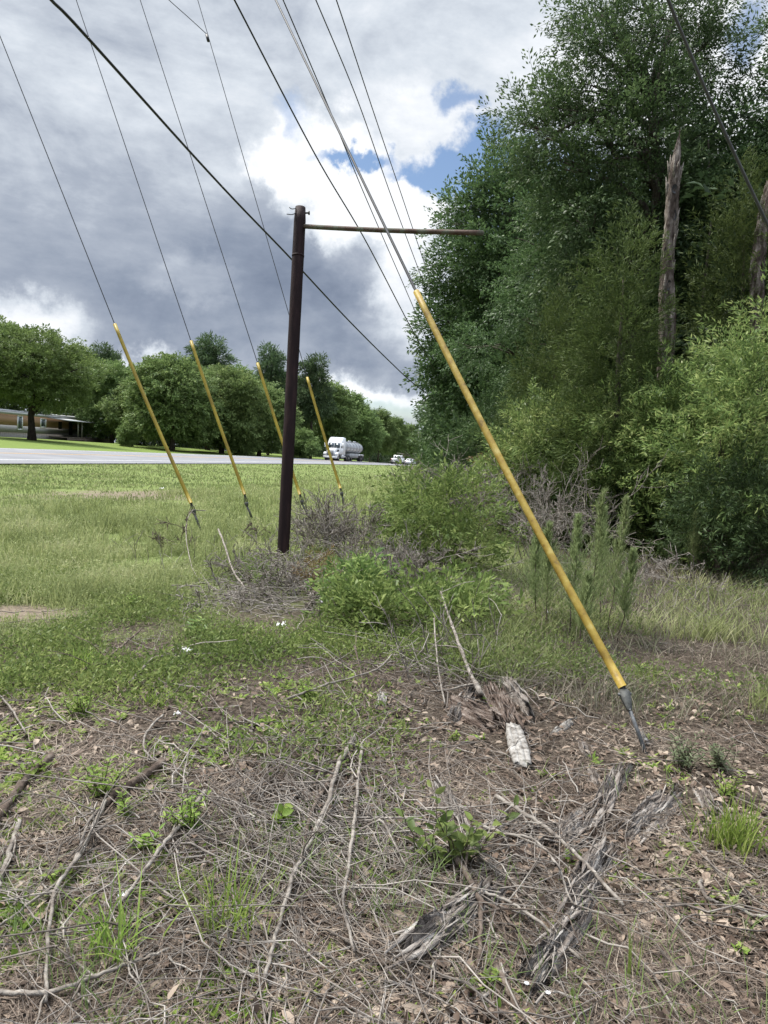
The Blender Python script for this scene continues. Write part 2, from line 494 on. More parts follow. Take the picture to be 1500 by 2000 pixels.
def ground_mat():
    m, T, b = mat_base('ground')
    geo = T.new('ShaderNodeNewGeometry').outputs['Position']
    sep = T.new('ShaderNodeSeparateXYZ'); T.l.new(geo, sep.inputs[0])
    X, Y = sep.outputs[0], sep.outputs[1]
    s = T.math('DIVIDE', T.math('SUBTRACT', T.math('SUBTRACT', X, KS), T.math('MULTIPLY', Y, KX)), NORM)
    n_big = T.noise(geo, 0.35, 5.0, 0.6); n_mid = T.noise(geo, 2.2, 6.0, 0.65); n_fine = T.noise(geo, 26.0, 6.0, 0.7); n_fib = T.noise(geo, 90.0, 4.0, 0.7)
    f = T.math('ADD', T.math('MULTIPLY', n_fine, 0.6), T.math('MULTIPLY', n_fib, 0.4))
    brown = T.ramp(T.smooth(f, 0.32, 0.68), [(0.0, (0.016, 0.012, 0.009)), (0.4, (0.050, 0.039, 0.030)), (0.75, (0.100, 0.081, 0.063)), (1.0, (0.190, 0.162, 0.130))])
    sand = T.ramp(n_fine, [(0.2, (0.130, 0.102, 0.074)), (0.8, (0.245, 0.205, 0.155))])
    green = T.ramp(T.math('ADD', T.math('MULTIPLY', n_mid, 0.6), T.math('MULTIPLY', n_fine, 0.4)),
                   [(0.25, (0.090, 0.112, 0.038)), (0.5, (0.140, 0.178, 0.058)), (0.75, (0.185, 0.215, 0.082))])
    lawn = T.ramp(T.math('ADD', T.math('MULTIPLY', n_mid, 0.6), T.math('MULTIPLY', n_fine, 0.4)),
                  [(0.25, (0.100, 0.150, 0.034)), (0.75, (0.160, 0.205, 0.056))])
    # where the grass takes over from litter: further than ~7.5 m on the road side
    edge = T.math('ADD', T.math('ADD', Y, T.math('MULTIPLY', X, -0.55)), T.math('MULTIPLY', T.math('SUBTRACT', n_mid, 0.5), 5.0))
    g = T.smooth(edge, 6.0, 10.5)
    g = T.math('MULTIPLY', g, T.smooth(X, 4.2, 1.2))
    base = T.mix(g, brown, green)
    base = T.mix(T.math('MULTIPLY', T.smooth(n_big, 0.60, 0.72), 0.35), base, sand)
    # the bare patch in the swale
    dx = T.math('DIVIDE', T.math('SUBTRACT', X, -7.2), 2.6); dy = T.math('DIVIDE', T.math('SUBTRACT', Y, 19.8), 3.0)
    d = T.math('ADD', T.math('SQRT', T.math('ADD', T.math('MULTIPLY', dx, dx), T.math('MULTIPLY', dy, dy))), T.math('MULTIPLY', T.math('SUBTRACT', n_mid, 0.5), 2.2))
    base = T.mix(T.smooth(d, 1.2, 0.4), base, sand)
    sx, sy = SAND
    dx = T.math('DIVIDE', T.math('SUBTRACT', X, sx), 0.8); dy = T.math('DIVIDE', T.math('SUBTRACT', Y, sy), 0.5)
    d = T.math('ADD', T.math('SQRT', T.math('ADD', T.math('MULTIPLY', dx, dx), T.math('MULTIPLY', dy, dy))), T.math('MULTIPLY', T.math('SUBTRACT', n_mid, 0.5), 1.6))
    base = T.mix(T.smooth(d, 1.1, 0.5), base, sand)
    base = T.mix(T.smooth(s, -RW - 0.2, -RW - 0.5), base, lawn)
    T.l.new(base, b.inputs['Base Color'])
    b.inputs['Roughness'].default_value = 0.95; set_spec(b, 0.1)
    bp = T.new('ShaderNodeBump'); bp.inputs['Strength'].default_value = 0.8; bp.inputs['Distance'].default_value = 0.03
    T.l.new(f, bp.inputs['Height']); T.l.new(bp.outputs[0], b.inputs['Normal'])
    return m


def build_ground():
    sl = axis_lines(-420, 420, 0.16, 1.022, 24.0)
    sl = np.array(sorted(set(np.round(np.concatenate([sl, [-RW - 0.32, -RW - 0.28, 0.13, 0.17, 0.6, 1.2]]), 3))))
    yl = axis_lines(-80, 900, 0.16, 1.022, 4.0)
    SS, YY = np.meshgrid(sl, yl, indexing='xy')
    XX = X_of(SS, YY)
    ZZ = ground_z(XX, YY)
    v = np.stack([XX, YY, ZZ], -1).reshape(-1, 3)
    ny, ns = SS.shape
    i = np.arange(ny * ns).reshape(ny, ns)
    q = np.stack([i[:-1, :-1], i[:-1, 1:], i[1:, 1:], i[1:, :-1]], -1).reshape(-1, 4)
    o = link_mesh('ground', v, [q], ground_mat(), smooth=True)
    kind(o, 'structure')
    # the highway
    yl = np.concatenate([np.arange(-80, 30, 2.0), np.arange(30, 200, 1.5), np.arange(200, 900, 8)])

    def strip(name, s0, s1, lift, mat, n=6):
        ss = np.linspace(s1, s0, n)
        A, B = np.meshgrid(ss, yl, indexing='xy')
        vv = np.stack([X_of(A, B), B, road_surface(A, B) + lift], -1).reshape(-1, 3)
        ii = np.arange(A.size).reshape(A.shape)
        qq = np.stack([ii[:-1, :-1], ii[:-1, 1:], ii[1:, 1:], ii[1:, :-1]], -1).reshape(-1, 4)
        return vv, qq
    v, q = strip('road', 0.0, -RW, 0.0, None, 9)
    # a skirt gives the asphalt its thickness
    va, _ = strip('', 0.0, 0.0, 0.0, None, 2)
    o = link_mesh('road', v, [q], MAT['asphalt'], smooth=True); kind(o, 'structure')
    mb = MB()
    for s0 in (-2.1, -11.9):
        a, b = strip('', s0, s0 - 0.16, 0.005, None, 2); mb.add(a, b)
    kind(mb.build('road_edge_lines', MAT['line_white'], origin=np.zeros(3)), 'structure')
    mb = MB()
    for s0 in (-7.1, -7.45):
        a, b = strip('', s0, s0 - 0.14, 0.005, None, 2); mb.add(a, b)
    kind(mb.build('road_centre_lines', MAT['line_yellow'], origin=np.zeros(3)), 'structure')
    # the drive that leaves the far edge of the road towards the house
    a, b = gp_far(470, 884), gp_far(150, 860)
    ts = np.linspace(-0.02, 1.05, 40)
    P = a[None] + (b - a)[None] * ts[:, None]
    d = (b - a); n = np.array([-d[1], d[0], 0]); n /= np.linalg.norm(n)
    L = P + n * 2.4; R = P - n * 2.4
    for Q in (L, R):
        Q[:, 2] = ground_z(Q[:, 0], Q[:, 1]) + 0.12
    v = np.concatenate([L, R]); k = len(ts); i = np.arange(k - 1)
    q = np.stack([i, i + k, i + k + 1, i + 1], -1)
    o = link_mesh('driveway', v, [q], MAT['driveway']); kind(o, 'structure')


def gp_far(px, py):
    return gp(px, py)


build_ground()


# ------------------------------------------------------------------ shape generators
def unit(v):
    return v / np.maximum(np.linalg.norm(v, axis=-1, keepdims=True), 1e-9)


def tubes(P, R, sides=5, cap=True):
    """P (N,K,3) paths, R (N,K) radii -> verts, quads"""
    P = np.asarray(P, float); R = np.asarray(R, float)
    if P.ndim == 2:
        P = P[None]; R = R[None]
    N, K, _ = P.shape
    T = unit(np.gradient(P, axis=1))
    D = unit(P[:, -1] - P[:, 0])
    ref = np.where(np.abs(D[:, 2:3]) < 0.8, np.array([[0, 0, 1.0]]), np.array([[1.0, 0, 0]]))
    ref = np.repeat(ref[:, None], K, 1)
    A = unit(np.cross(T, ref)); B = np.cross(T, A)
    th = np.arange(sides) * 2 * math.pi / sides
    V = P[:, :, None] + R[:, :, None, None] * (np.cos(th)[None, None, :, None] * A[:, :, None] + np.sin(th)[None, None, :, None] * B[:, :, None])
    base = (np.arange(N) * K * sides)[:, None, None]
    k = np.arange(K - 1)[None, :, None]; j = np.arange(sides)[None, None, :]
    a = base + k * sides + j; b = base + k * sides + (j + 1) % sides
    q = np.stack([a, b, b + sides, a + sides], -1).reshape(-1, 4)
    V = V.reshape(-1, 3)
    faces = [q]
    if cap and sides >= 3:
        first = (np.arange(N) * K * sides)[:, None] + np.arange(sides)[::-1][None]
        last = (np.arange(N) * K * sides + (K - 1) * sides)[:, None] + np.arange(sides)[None]
        faces.append(np.concatenate([first, last]))
    return V, faces


def add_tube(mb, pts, radii, sides=8, cap=True):
    pts = np.asarray(pts, float)
    radii = np.broadcast_to(np.asarray(radii, float), (len(pts),))
    v, f = tubes(pts, radii, sides, cap)
    by = {}
    mb.add(v, *f)


def smooth_path(pts, n):
    """Catmull-Rom through pts, n samples"""
    P = np.asarray(pts, float)
    if len(P) == 2:
        t = np.linspace(0, 1, n)[:, None]
        return P[0] * (1 - t) + P[1] * t
    Q = np.concatenate([[2 * P[0] - P[1]], P, [2 * P[-1] - P[-2]]])
    m = len(P) - 1
    out = []
    for t in np.linspace(0, m, n):
        i = min(int(t), m - 1); u = t - i
        p0, p1, p2, p3 = Q[i], Q[i + 1], Q[i + 2], Q[i + 3]
        out.append(0.5 * ((2 * p1) + (-p0 + p2) * u + (2 * p0 - 5 * p1 + 4 * p2 - p3) * u * u + (-p0 + 3 * p1 - 3 * p2 + p3) * u ** 3))
    return np.array(out)


def box(mb, x0, x1, y0, y1, z0, z1, xf=None):
    v = np.array([(x, y, z) for z in (z0, z1) for y in (y0, y1) for x in (x0, x1)], float)
    f = np.array([(0, 2, 3, 1), (4, 5, 7, 6), (0, 1, 5, 4), (2, 6, 7, 3), (0, 4, 6, 2), (1, 3, 7, 5)])
    mb.add(v if xf is None else xf(v), f)


def prism(mb, prof, x0, x1, xf=None, inset=0.0):
    """side profile (y,z) pushed across x, with narrowed ends when inset > 0"""
    p = np.asarray(prof, float); n = len(p)
    c = p.mean(0)
    rings = []
    if inset > 0:
        q = c + (p - c) * (1 - inset / np.maximum(np.linalg.norm(p - c, axis=1, keepdims=True), 1e-6))
        rings = [(x0, q), (x0 + inset, p), (x1 - inset, p), (x1, q)]
    else:
        rings = [(x0, p), (x1, p)]
    v = np.concatenate([np.column_stack([np.full(n, x), r]) for x, r in rings])
    qs = []
    for k in range(len(rings) - 1):
        for i in range(n):
            j = (i + 1) % n
            qs.append((k * n + i, k * n + j, (k + 1) * n + j, (k + 1) * n + i))
    caps = np.array([list(range(n))[::-1], [(len(rings) - 1) * n + i for i in range(n)]])
    mb.add(v if xf is None else xf(v), np.array(qs), caps)


def leaf_quads(P, D, U, L, W, fold=0.25, droop=0.0):
    """rhombic folded leaves: base P, direction D, up U (all (N,3)), length L, width W (N,)"""
    S_ = unit(np.cross(D, U)); N_ = np.cross(S_, D)
    L = np.asarray(L)[:, None]; W = np.asarray(W)[:, None]
    mid = P + D * L * 0.45
    v = np.stack([P, mid + S_ * W * 0.5 + N_ * W * fold, P + D * L - N_ * L * droop, mid - S_ * W * 0.5 + N_ * W * fold], 1)
    n = len(P)
    q = np.arange(n * 4).reshape(n, 4)
    return v.reshape(-1, 3), q


def rand_unit(n, rng):
    v = rng.normal(size=(n, 3))
    return unit(v)


def spray_template(rng, length, n, leaf, width, planar=0.5, spread=0.35, taper=True, twig=0.0):
    """a twig along +X with leaves in loose rows; returns verts, quads"""
    t = rng.random(n) ** 0.8
    side = rng.choice([-1.0, 1.0], n)
    w = spread * length * (1 - 0.7 * t if taper else np.ones(n)) * rng.random(n)
    P = np.stack([t * length, side * w, rng.normal(size=n) * 0.10 * length * (1 - planar) - 0.12 * length * t * t], 1)
    D = unit(np.stack([0.7 + 0.3 * rng.random(n), side * (0.2 + 0.9 * rng.random(n)), rng.normal(size=n) * (0.25 + 0.5 * (1 - planar)) - 0.1], 1))
    U = unit(np.stack([rng.normal(size=n) * 0.45, rng.normal(size=n) * 0.45, np.ones(n)], 1))
    k = 0.65 + 0.7 * rng.random(n)
    v, q = leaf_quads(P, D, U, leaf * k, width * k, 0.2, 0.1)
    fs = [q]
    if twig > 0:
        x = np.linspace(0, 1, 4)
        tv, tf = tubes(np.stack([x * length, 0 * x, -0.12 * length * x * x], 1), np.linspace(twig, twig * 0.3, 4), 3, cap=False)
        fs.append(tf[0] + len(v)); v = np.concatenate([v, tv])
    return v, np.concatenate(fs)


def place(templates, P, D, scale, rng, roll=0.6, up=(0, 0, 1)):
    """scatter templates with X axis along D"""
    n = len(P)
    which = rng.integers(0, len(templates), n)
    X = unit(D)
    up = np.broadcast_to(np.asarray(up, float), (n, 3)) + rng.normal(size=(n, 3)) * roll
    Yv = unit(np.cross(up, X)); Z = np.cross(X, Yv)
    Rm = np.stack([X, Yv, Z], -1) * np.broadcast_to(np.asarray(scale, float), (n,))[:, None, None]
    mb = MB()
    for k, (tv, tq) in enumerate(templates):
        idx = np.nonzero(which == k)[0]
        if not len(idx):
            continue
        V = np.einsum('nij,vj->nvi', Rm[idx], tv) + P[idx][:, None]
        Q = tq[None] + (np.arange(len(idx)) * len(tv))[:, None, None]
        mb.add(V.reshape(-1, 3), Q.reshape(-1, 4))
    return mb.arrays()


def lobe_points(rng, lobes, n, shell=0.35, up_bias=0.25, cull=0.62):
    """points spread through the outer shells of overlapping lobes, with outward directions"""
    lobes = np.asarray(lobes, float)
    w = (lobes[:, 3] * lobes[:, 4] + lobes[:, 3] * lobes[:, 5]); w = w / w.sum()
    Ps, Ds = [], []
    got = 0
    while got < n:
        m = int((n - got) * 1.7) + 50
        k = rng.choice(len(lobes), m, p=w)
        d = rand_unit(m, rng); d[:, 2] += up_bias * rng.random(m); d = unit(d)
        r = 1.0 - shell * rng.random(m) ** 1.4 + 0.10 * rng.normal(size=m)
        P = lobes[k, :3] + d * lobes[k, 3:] * r[:, None]
        q = np.min(np.where(np.arange(len(lobes))[None] == k[:, None], 9.0,
                            np.linalg.norm((P[:, None] - lobes[None, :, :3]) / lobes[None, :, 3:], axis=2)), axis=1)
        keep = (q > cull) | (rng.random(m) < 0.12)
        Ps.append(P[keep]); Ds.append(d[keep]); got += keep.sum()
    return np.concatenate(Ps)[:n], np.concatenate(Ds)[:n]


def limb_path(a, b, rng, n=6, sag=0.12, wig=0.05):
    a = np.asarray(a, float); b = np.asarray(b, float)
    t = np.linspace(0, 1, n)[:, None]
    L = np.linalg.norm(b - a)
    P = a + (b - a) * t
    P[:, 2] += (sag * L * np.sin(t[:, 0] * math.pi))
    P[1:-1] += rng.normal(size=(n - 2, 3)) * wig * L
    return P


def grow(rng, start, d, length, r, levels, kids=(3, 5), spread=0.7, gravity=0.0, wig=0.12, K=5, ratio=0.62):
    """a branching dead twig: list of (path, radii)"""
    out = []
    todo = [(np.asarray(start, float), unit(np.asarray(d, float)), length, r, levels)]
    while todo:
        p, dd, L, rr, lv = todo.pop()
        pts = [p]; q = p.copy(); e = dd.copy()
        for _ in range(K - 1):
            e = unit(e + rng.normal(size=3) * wig + np.array([0, 0, -gravity]))
            q = q + e * L / (K - 1); pts.append(q)
        pts = np.array(pts)
        out.append((pts, np.linspace(rr, rr * 0.45, K)))
        if lv > 0:
            for _ in range(int(rng.integers(kids[0], kids[1] + 1))):
                f = 0.25 + 0.75 * rng.random(); i = min(int(f * (K - 1)), K - 2); u = f * (K - 1) - i
                b = pts[i] * (1 - u) + pts[i + 1] * u
                nd = unit(unit(pts[i + 1] - pts[i]) + rng.normal(size=3) * spread)
                todo.append((b, nd, L * ratio * (0.6 + 0.6 * rng.random()), rr * 0.55, lv - 1))
    return out


def tubes_list(mb, lst, sides=4, rmin=0.0):
    P = np.array([a for a, _ in lst]); R = np.maximum(np.array([b for _, b in lst]), rmin)
    v, f = tubes(P, R, sides, cap=False)
    mb.add(v, f[0])


# ------------------------------------------------------------------ the highway's vehicles and the house
def placer(loc, fwd):
    """local frame: +Y forward, +X right, +Z up"""
    y = np.array([fwd[0], fwd[1], 0.0]); y /= np.linalg.norm(y)
    x = np.array([y[1], -y[0], 0.0])
    loc = np.asarray(loc, float)
    return lambda v: loc + np.outer(v[:, 0], x) + np.outer(v[:, 1], y) + np.outer(v[:, 2], [0, 0, 1.0])


def wheel(root, xf, x, y, r, w, outer):
    t = MB()
    th = np.arange(20) * 2 * math.pi / 20
    rings = [(-w / 2, r * 0.62), (-w / 2, r * 0.94), (-w / 2 + 0.03, r), (w / 2 - 0.03, r), (w / 2, r * 0.94), (w / 2, r * 0.62)]
    v = np.concatenate([np.stack([np.full(20, x + a), y + b * np.cos(th), r + b * np.sin(th)], 1) for a, b in rings])
    q = [(k * 20 + i, k * 20 + (i + 1) % 20, (k + 1) * 20 + (i + 1) % 20, (k + 1) * 20 + i) for k in range(5) for i in range(20)]
    t.add(xf(v), np.array(q))
    o = t.build('wheel', MAT['rubber'], root)
    m = MB()
    rr = [(-w * 0.38, r * 0.62), (-w * 0.40, 0.0), (w * 0.38, r * 0.62), (w * 0.40, 0.0)]
    v = np.concatenate([np.stack([np.full(20, x + a), y + max(b, 0.001) * np.cos(th), r + max(b, 0.001) * np.sin(th)], 1) for a, b in rr])
    q = [(k * 20 + i, k * 20 + (i + 1) % 20, (k + 1) * 20 + (i + 1) % 20, (k + 1) * 20 + i) for k in (0, 2) for i in range(20)]
    m.add(xf(v), np.array(q))
    m.build('rim', MAT['chrome'], o)


def build_truck():
    Y0 = 119.0; s0 = -9.6
    X0 = X_of(s0, Y0)
    loc = np.array([X0, Y0, float(road_surface(s0, Y0)) + 0.006])
    fw = (-KX, -1.0)
    r = thing('tanker_truck', 'white sleeper cab lorry pulling a shiny steel tank trailer along the highway', 'truck', loc)
    slope = 0.009
    xf0 = placer(loc, fw)

    def xf(v):
        v = v.copy(); v[:, 2] += v[:, 1] * 0.012
        return xf0(v)
    W = MAT['white_paint']
    m = MB()   # cab with sleeper and roof fairing
    prism(m, [(-1.95, 1.05), (-1.95, 2.05), (-2.55, 3.05), (-2.8, 3.35), (-3.6, 3.92), (-4.1, 4.0), (-5.15, 3.95), (-5.2, 1.0)], -1.22, 1.22, xf, 0.12)
    m.build('cab', W, r)
    m = MB()   # hood and fenders
    prism(m, [(-0.18, 0.75), (-0.1, 1.35), (-0.3, 1.82), (-0.7, 1.98), (-1.98, 2.12), (-1.98, 0.95), (-1.75, 0.9)], -0.72, 0.72, xf, 0.10)
    for sx in (-1, 1):
        prism(m, [(-0.10, 0.72), (-0.12, 1.15), (-0.4, 1.38), (-1.1, 1.42), (-1.8, 1.30), (-2.0, 0.95), (-1.78, 0.95), (-1.5, 1.16), (-1.0, 1.16), (-0.66, 0.72)],
              sx * 0.98 - 0.27, sx * 0.98 + 0.27, xf, 0.06)
    m.build('hood', W, r)
    m = MB(); box(m, -1.2, 1.2, -0.25, 0.05, 0.38, 0.74, xf)
    m.build('bumper', W, r)
    m = MB()
    box(m, -0.52, 0.52, -0.16, -0.03, 0.80, 1.72, xf)
    for i in range(9):
        box(m, -0.48 + i * 0.11, -0.44 + i * 0.11, -0.1, 0.0, 0.83, 1.69, xf)
    m.build('grille', MAT['grey_panel'], r)
    for sx in (-1, 1):
        m = MB(); prism(m, [(-0.30, 0.85), (-0.05, 0.85), (-0.08, 1.12), (-0.35, 1.25)], sx * 0.93 - 0.19, sx * 0.93 + 0.19, xf)
        m.build('headlight', MAT['lamp_glass'], r)
    m = MB()   # windscreen, two panes
    for sx in (-1, 1):
        v = np.array([(sx * 0.05, -1.94, 2.16), (sx * 1.04, -1.96, 2.16), (sx * 0.98, -2.50, 2.98), (sx * 0.05, -2.50, 2.98)], float)
        v[:, 1] += 0.035
        w = v.copy(); w[:, 1] -= 0.05
        m.add(xf(np.concatenate([v, w])), np.array([(0, 1, 2, 3), (0, 4, 5, 1), (1, 5, 6, 2), (2, 6, 7, 3), (3, 7, 4, 0)]))
    m.build('windscreen', MAT['glass'], r)
    for sx in (-1, 1):
        m = MB(); prism(m, [(-2.12, 2.15), (-2.55, 2.85), (-3.15, 2.85), (-3.15, 2.15)], sx * 1.20 - 0.03, sx * 1.20 + 0.03, xf)
        m.build('side_window', MAT['glass'], r)
        m = MB(); box(m, sx * 1.235 - 0.01, sx * 1.235 + 0.01, -3.3, -2.15, 1.05, 2.1, xf)
        m.build('door', W, r)
        m = MB(); box(m, sx * 1.55 - 0.12, sx * 1.55 + 0.12, -2.2, -2.05, 2.2, 2.95, xf); box(m, min(sx * 1.2, sx * 1.5), max(sx * 1.2, sx * 1.5), -2.2, -2.14, 2.5, 2.56, xf)
        m.build('mirror', W, r)
        m = MB(); box(m, sx * 1.02 - 0.12, sx * 1.02 + 0.12, -1.3, -0.95, 1.55, 1.85, xf); box(m, sx * 0.9 - 0.05, sx * 0.9 + 0.05, -1.2, -1.1, 1.3, 1.6, xf)
        m.build('hood_mirror', MAT['black'], r)
        m = MB()
        P = xf(np.array([(sx * 1.02, -3.0, 0.72), (sx * 1.02, -4.9, 0.72)], float)); add_tube(m, P, [0.33, 0.33], 16)
        m.build('fuel_tank', MAT['chrome'], r, smooth=False)
        m = MB(); P = xf(np.array([(sx * 0.95, -5.35, 1.1), (sx * 0.95, -5.35, 3.9)], float)); add_tube(m, P, [0.08, 0.08], 10)
        m.build('exhaust_stack', MAT['chrome'], r)
    m = MB(); box(m, -0.45, 0.45, -18.6, -0.4, 0.75, 1.02, xf)
    m.build('chassis', MAT['black'], r)
    # tank
    th = np.arange(28) * 2 * math.pi / 28
    def ring(y, k):
        return np.stack([1.22 * k * np.cos(th), np.full(28, y), 2.42 + 0.98 * k * np.sin(th)], 1)
    prof = [(-5.95, 0.02), (-5.92, 0.6), (-6.05, 0.9), (-6.25, 1.0), (-18.2, 1.0), (-18.45, 0.9), (-18.6, 0.6), (-18.63, 0.02)]
    m = MB(); v = np.concatenate([ring(y, k) for y, k in prof])
    q = [(k * 28 + i, k * 28 + (i + 1) % 28, (k + 1) * 28 + (i + 1) % 28, (k + 1) * 28 + i) for k in range(len(prof) - 1) for i in range(28)]
    m.add(xf(v), np.array(q)); tank = m.build('tank', MAT['steel'], r, smooth=True)
    for y in (-6.6, -8.9, -11.2, -13.5, -15.8, -17.9):
        m = MB(); v = np.concatenate([ring(y + d, k) for d, k in ((0.09, 1.0), (0.09, 1.035), (-0.09, 1.035), (-0.09, 1.0))])
        q = [(k * 28 + i, k * 28 + (i + 1) % 28, (k + 1) * 28 + (i + 1) % 28, (k + 1) * 28 + i) for k in range(3) for i in range(28)]
        m.add(xf(v), np.array(q)); m.build('tank_band', MAT['grey_panel'], tank)
    m = MB(); box(m, -0.35, 0.35, -18.0, -6.5, 3.40, 3.50, xf)
    for y in (-8.5, -12.3, -16.2):
        add_tube(m, xf(np.array([(0, y, 3.48), (0, y, 3.66)], float)), [0.28, 0.28], 14)
    m.build('walkway', MAT['steel'], tank)
    m = MB()
    for i in range(6):
        box(m, -1.18, 1.18, -9.6 - i * 1.05, -8.62 - i * 1.05, 0.62, 1.36, xf)
    m.build('side_cabinet', MAT['grey_panel'], r)
    for sx in (-1, 1):
        m = MB(); prism(m, [(-15.75, 1.0), (-16.0, 1.18), (-18.4, 1.18), (-18.75, 0.95), (-18.75, 1.25), (-18.4, 1.32), (-15.9, 1.32), (-15.6, 1.1)], sx * 0.98 - 0.28, sx * 0.98 + 0.28, xf)
        m.build('mudguard', W, r)
        m = MB(); box(m, sx * 1.0 - 0.26, sx * 1.0 + 0.26, -18.86, -18.80, 0.25, 0.95, xf)
        m.build('mud_flap', MAT['black'], r)
        for y in (-1.22, -6.35, -7.65, -16.5, -17.8):
            wheel(r, xf, sx * 1.02, y, 0.51, 0.32 if y > -2 else 0.5, sx)


def build_pickup(Y0, s0, name, label):
    loc = np.array([X_of(s0, Y0), Y0, float(road_surface(s0, Y0)) + 0.006])
    r = thing(name, label, 'pickup truck', loc)
    xf0 = placer(loc, (KX, 1.0))

    def xf(v):
        v = v.copy(); v[:, 2] -= v[:, 1] * 0.016
        return xf0(v)
    W = MAT['white_paint']
    m = MB()   # body: cab and nose (rear end of the vehicle is y = 0)
    prism(m, [(0.05, 0.55), (0.05, 1.22), (1.95, 1.24), (2.0, 1.28), (3.9, 1.26), (4.2, 1.18), (5.55, 1.08), (5.75, 0.95), (5.78, 0.5)], -1.0, 1.0, xf, 0.07)
    m.build('body', W, r)
    m = MB(); prism(m, [(1.95, 1.24), (2.15, 1.86), (2.4, 1.93), (3.35, 1.92), (4.15, 1.26)], -0.86, 0.86, xf, 0.10)
    m.build('cabin', W, r)
    m = MB(); v = np.array([(-0.66, 1.97, 1.33), (0.66, 1.97, 1.33), (0.60, 2.12, 1.80), (-0.60, 2.12, 1.80)], float); v[:, 1] -= 0.03
    w = v.copy(); w[:, 1] += 0.05
    m.add(xf(np.concatenate([v, w])), np.array([(0, 1, 2, 3), (0, 4, 5, 1), (1, 5, 6, 2), (2, 6, 7, 3), (3, 7, 4, 0)]))
    m.build('rear_window', MAT['glass'], r)
    m = MB(); box(m, -0.80, 0.80, -0.01, 0.03, 0.72, 1.20, xf); box(m, -0.16, 0.16, -0.03, 0.02, 1.02, 1.08, xf)
    tg = m.build('tailgate', W, r)
    m = MB(); box(m, -0.98, 0.98, -0.12, 0.06, 0.48, 0.66, xf); m.build('rear_bumper', MAT['chrome'], r)
    m = MB(); box(m, -0.15, 0.15, -0.13, -0.115, 0.50, 0.62, xf); m.build('number_plate', MAT['lamp_glass'], r)
    for sx in (-1, 1):
        m = MB(); box(m, sx * 0.91 - 0.08, sx * 0.91 + 0.08, -0.012, 0.1, 0.80, 1.18, xf); m.build('tail_light', MAT['red_lens'], r)
        m = MB(); prism(m, [(2.35, 1.32), (2.45, 1.78), (3.3, 1.80), (3.85, 1.32)], sx * 0.855 - 0.02, sx * 0.855 + 0.02, xf); m.build('side_window', MAT['glass'], r)
        m = MB(); box(m, sx * 1.08 - 0.1, sx * 1.08 + 0.1, 3.7, 3.82, 1.22, 1.42, xf); m.build('mirror', W, r)
        for y in (1.05, 4.75):
            wheel(r, xf, sx * 0.9, y, 0.39, 0.26, sx)
    return r


def build_car(Y0, s0):
    loc = np.array([X_of(s0, Y0), Y0, float(road_surface(s0, Y0)) + 0.006])
    r = thing('car', 'low white car driving just ahead of the white pickup', 'car', loc)
    xf0 = placer(loc, (KX, 1.0))

    def xf(v):
        v = v.copy(); v[:, 2] -= v[:, 1] * 0.018
        return xf0(v)
    m = MB(); prism(m, [(0.0, 0.4), (0.0, 0.85), (0.2, 0.98), (1.0, 1.02), (3.4, 0.96), (4.5, 0.82), (4.65, 0.65), (4.65, 0.38)], -0.9, 0.9, xf, 0.08)
    m.build('body', MAT['white_paint'], r)
    m = MB(); prism(m, [(0.55, 1.0), (1.2, 1.42), (2.4, 1.45), (3.3, 0.97)], -0.76, 0.76, xf, 0.1); m.build('cabin', MAT['white_paint'], r)
    m = MB(); v = np.array([(-0.6, 0.62, 1.05), (0.6, 0.62, 1.05), (0.54, 1.14, 1.38), (-0.54, 1.14, 1.38)], float); v[:, 1] -= 0.03
    w = v.copy(); w[:, 1] += 0.04
    m.add(xf(np.concatenate([v, w])), np.array([(0, 1, 2, 3), (0, 4, 5, 1), (1, 5, 6, 2), (2, 6, 7, 3), (3, 7, 4, 0)])); m.build('rear_window', MAT['glass'], r)
    for sx in (-1, 1):
        m = MB(); box(m, sx * 0.74 - 0.13, sx * 0.74 + 0.13, -0.03, 0.06, 0.68, 0.86, xf); m.build('tail_light', MAT['red_lens'], r)
        m = MB(); prism(m, [(0.95, 1.03), (1.3, 1.34), (2.35, 1.36), (2.9, 1.02)], sx * 0.76 - 0.02, sx * 0.76 + 0.02, xf); m.build('side_window', MAT['glass'], r)
        for y in (0.85, 3.6):
            wheel(r, xf, sx * 0.8, y, 0.33, 0.22, sx)


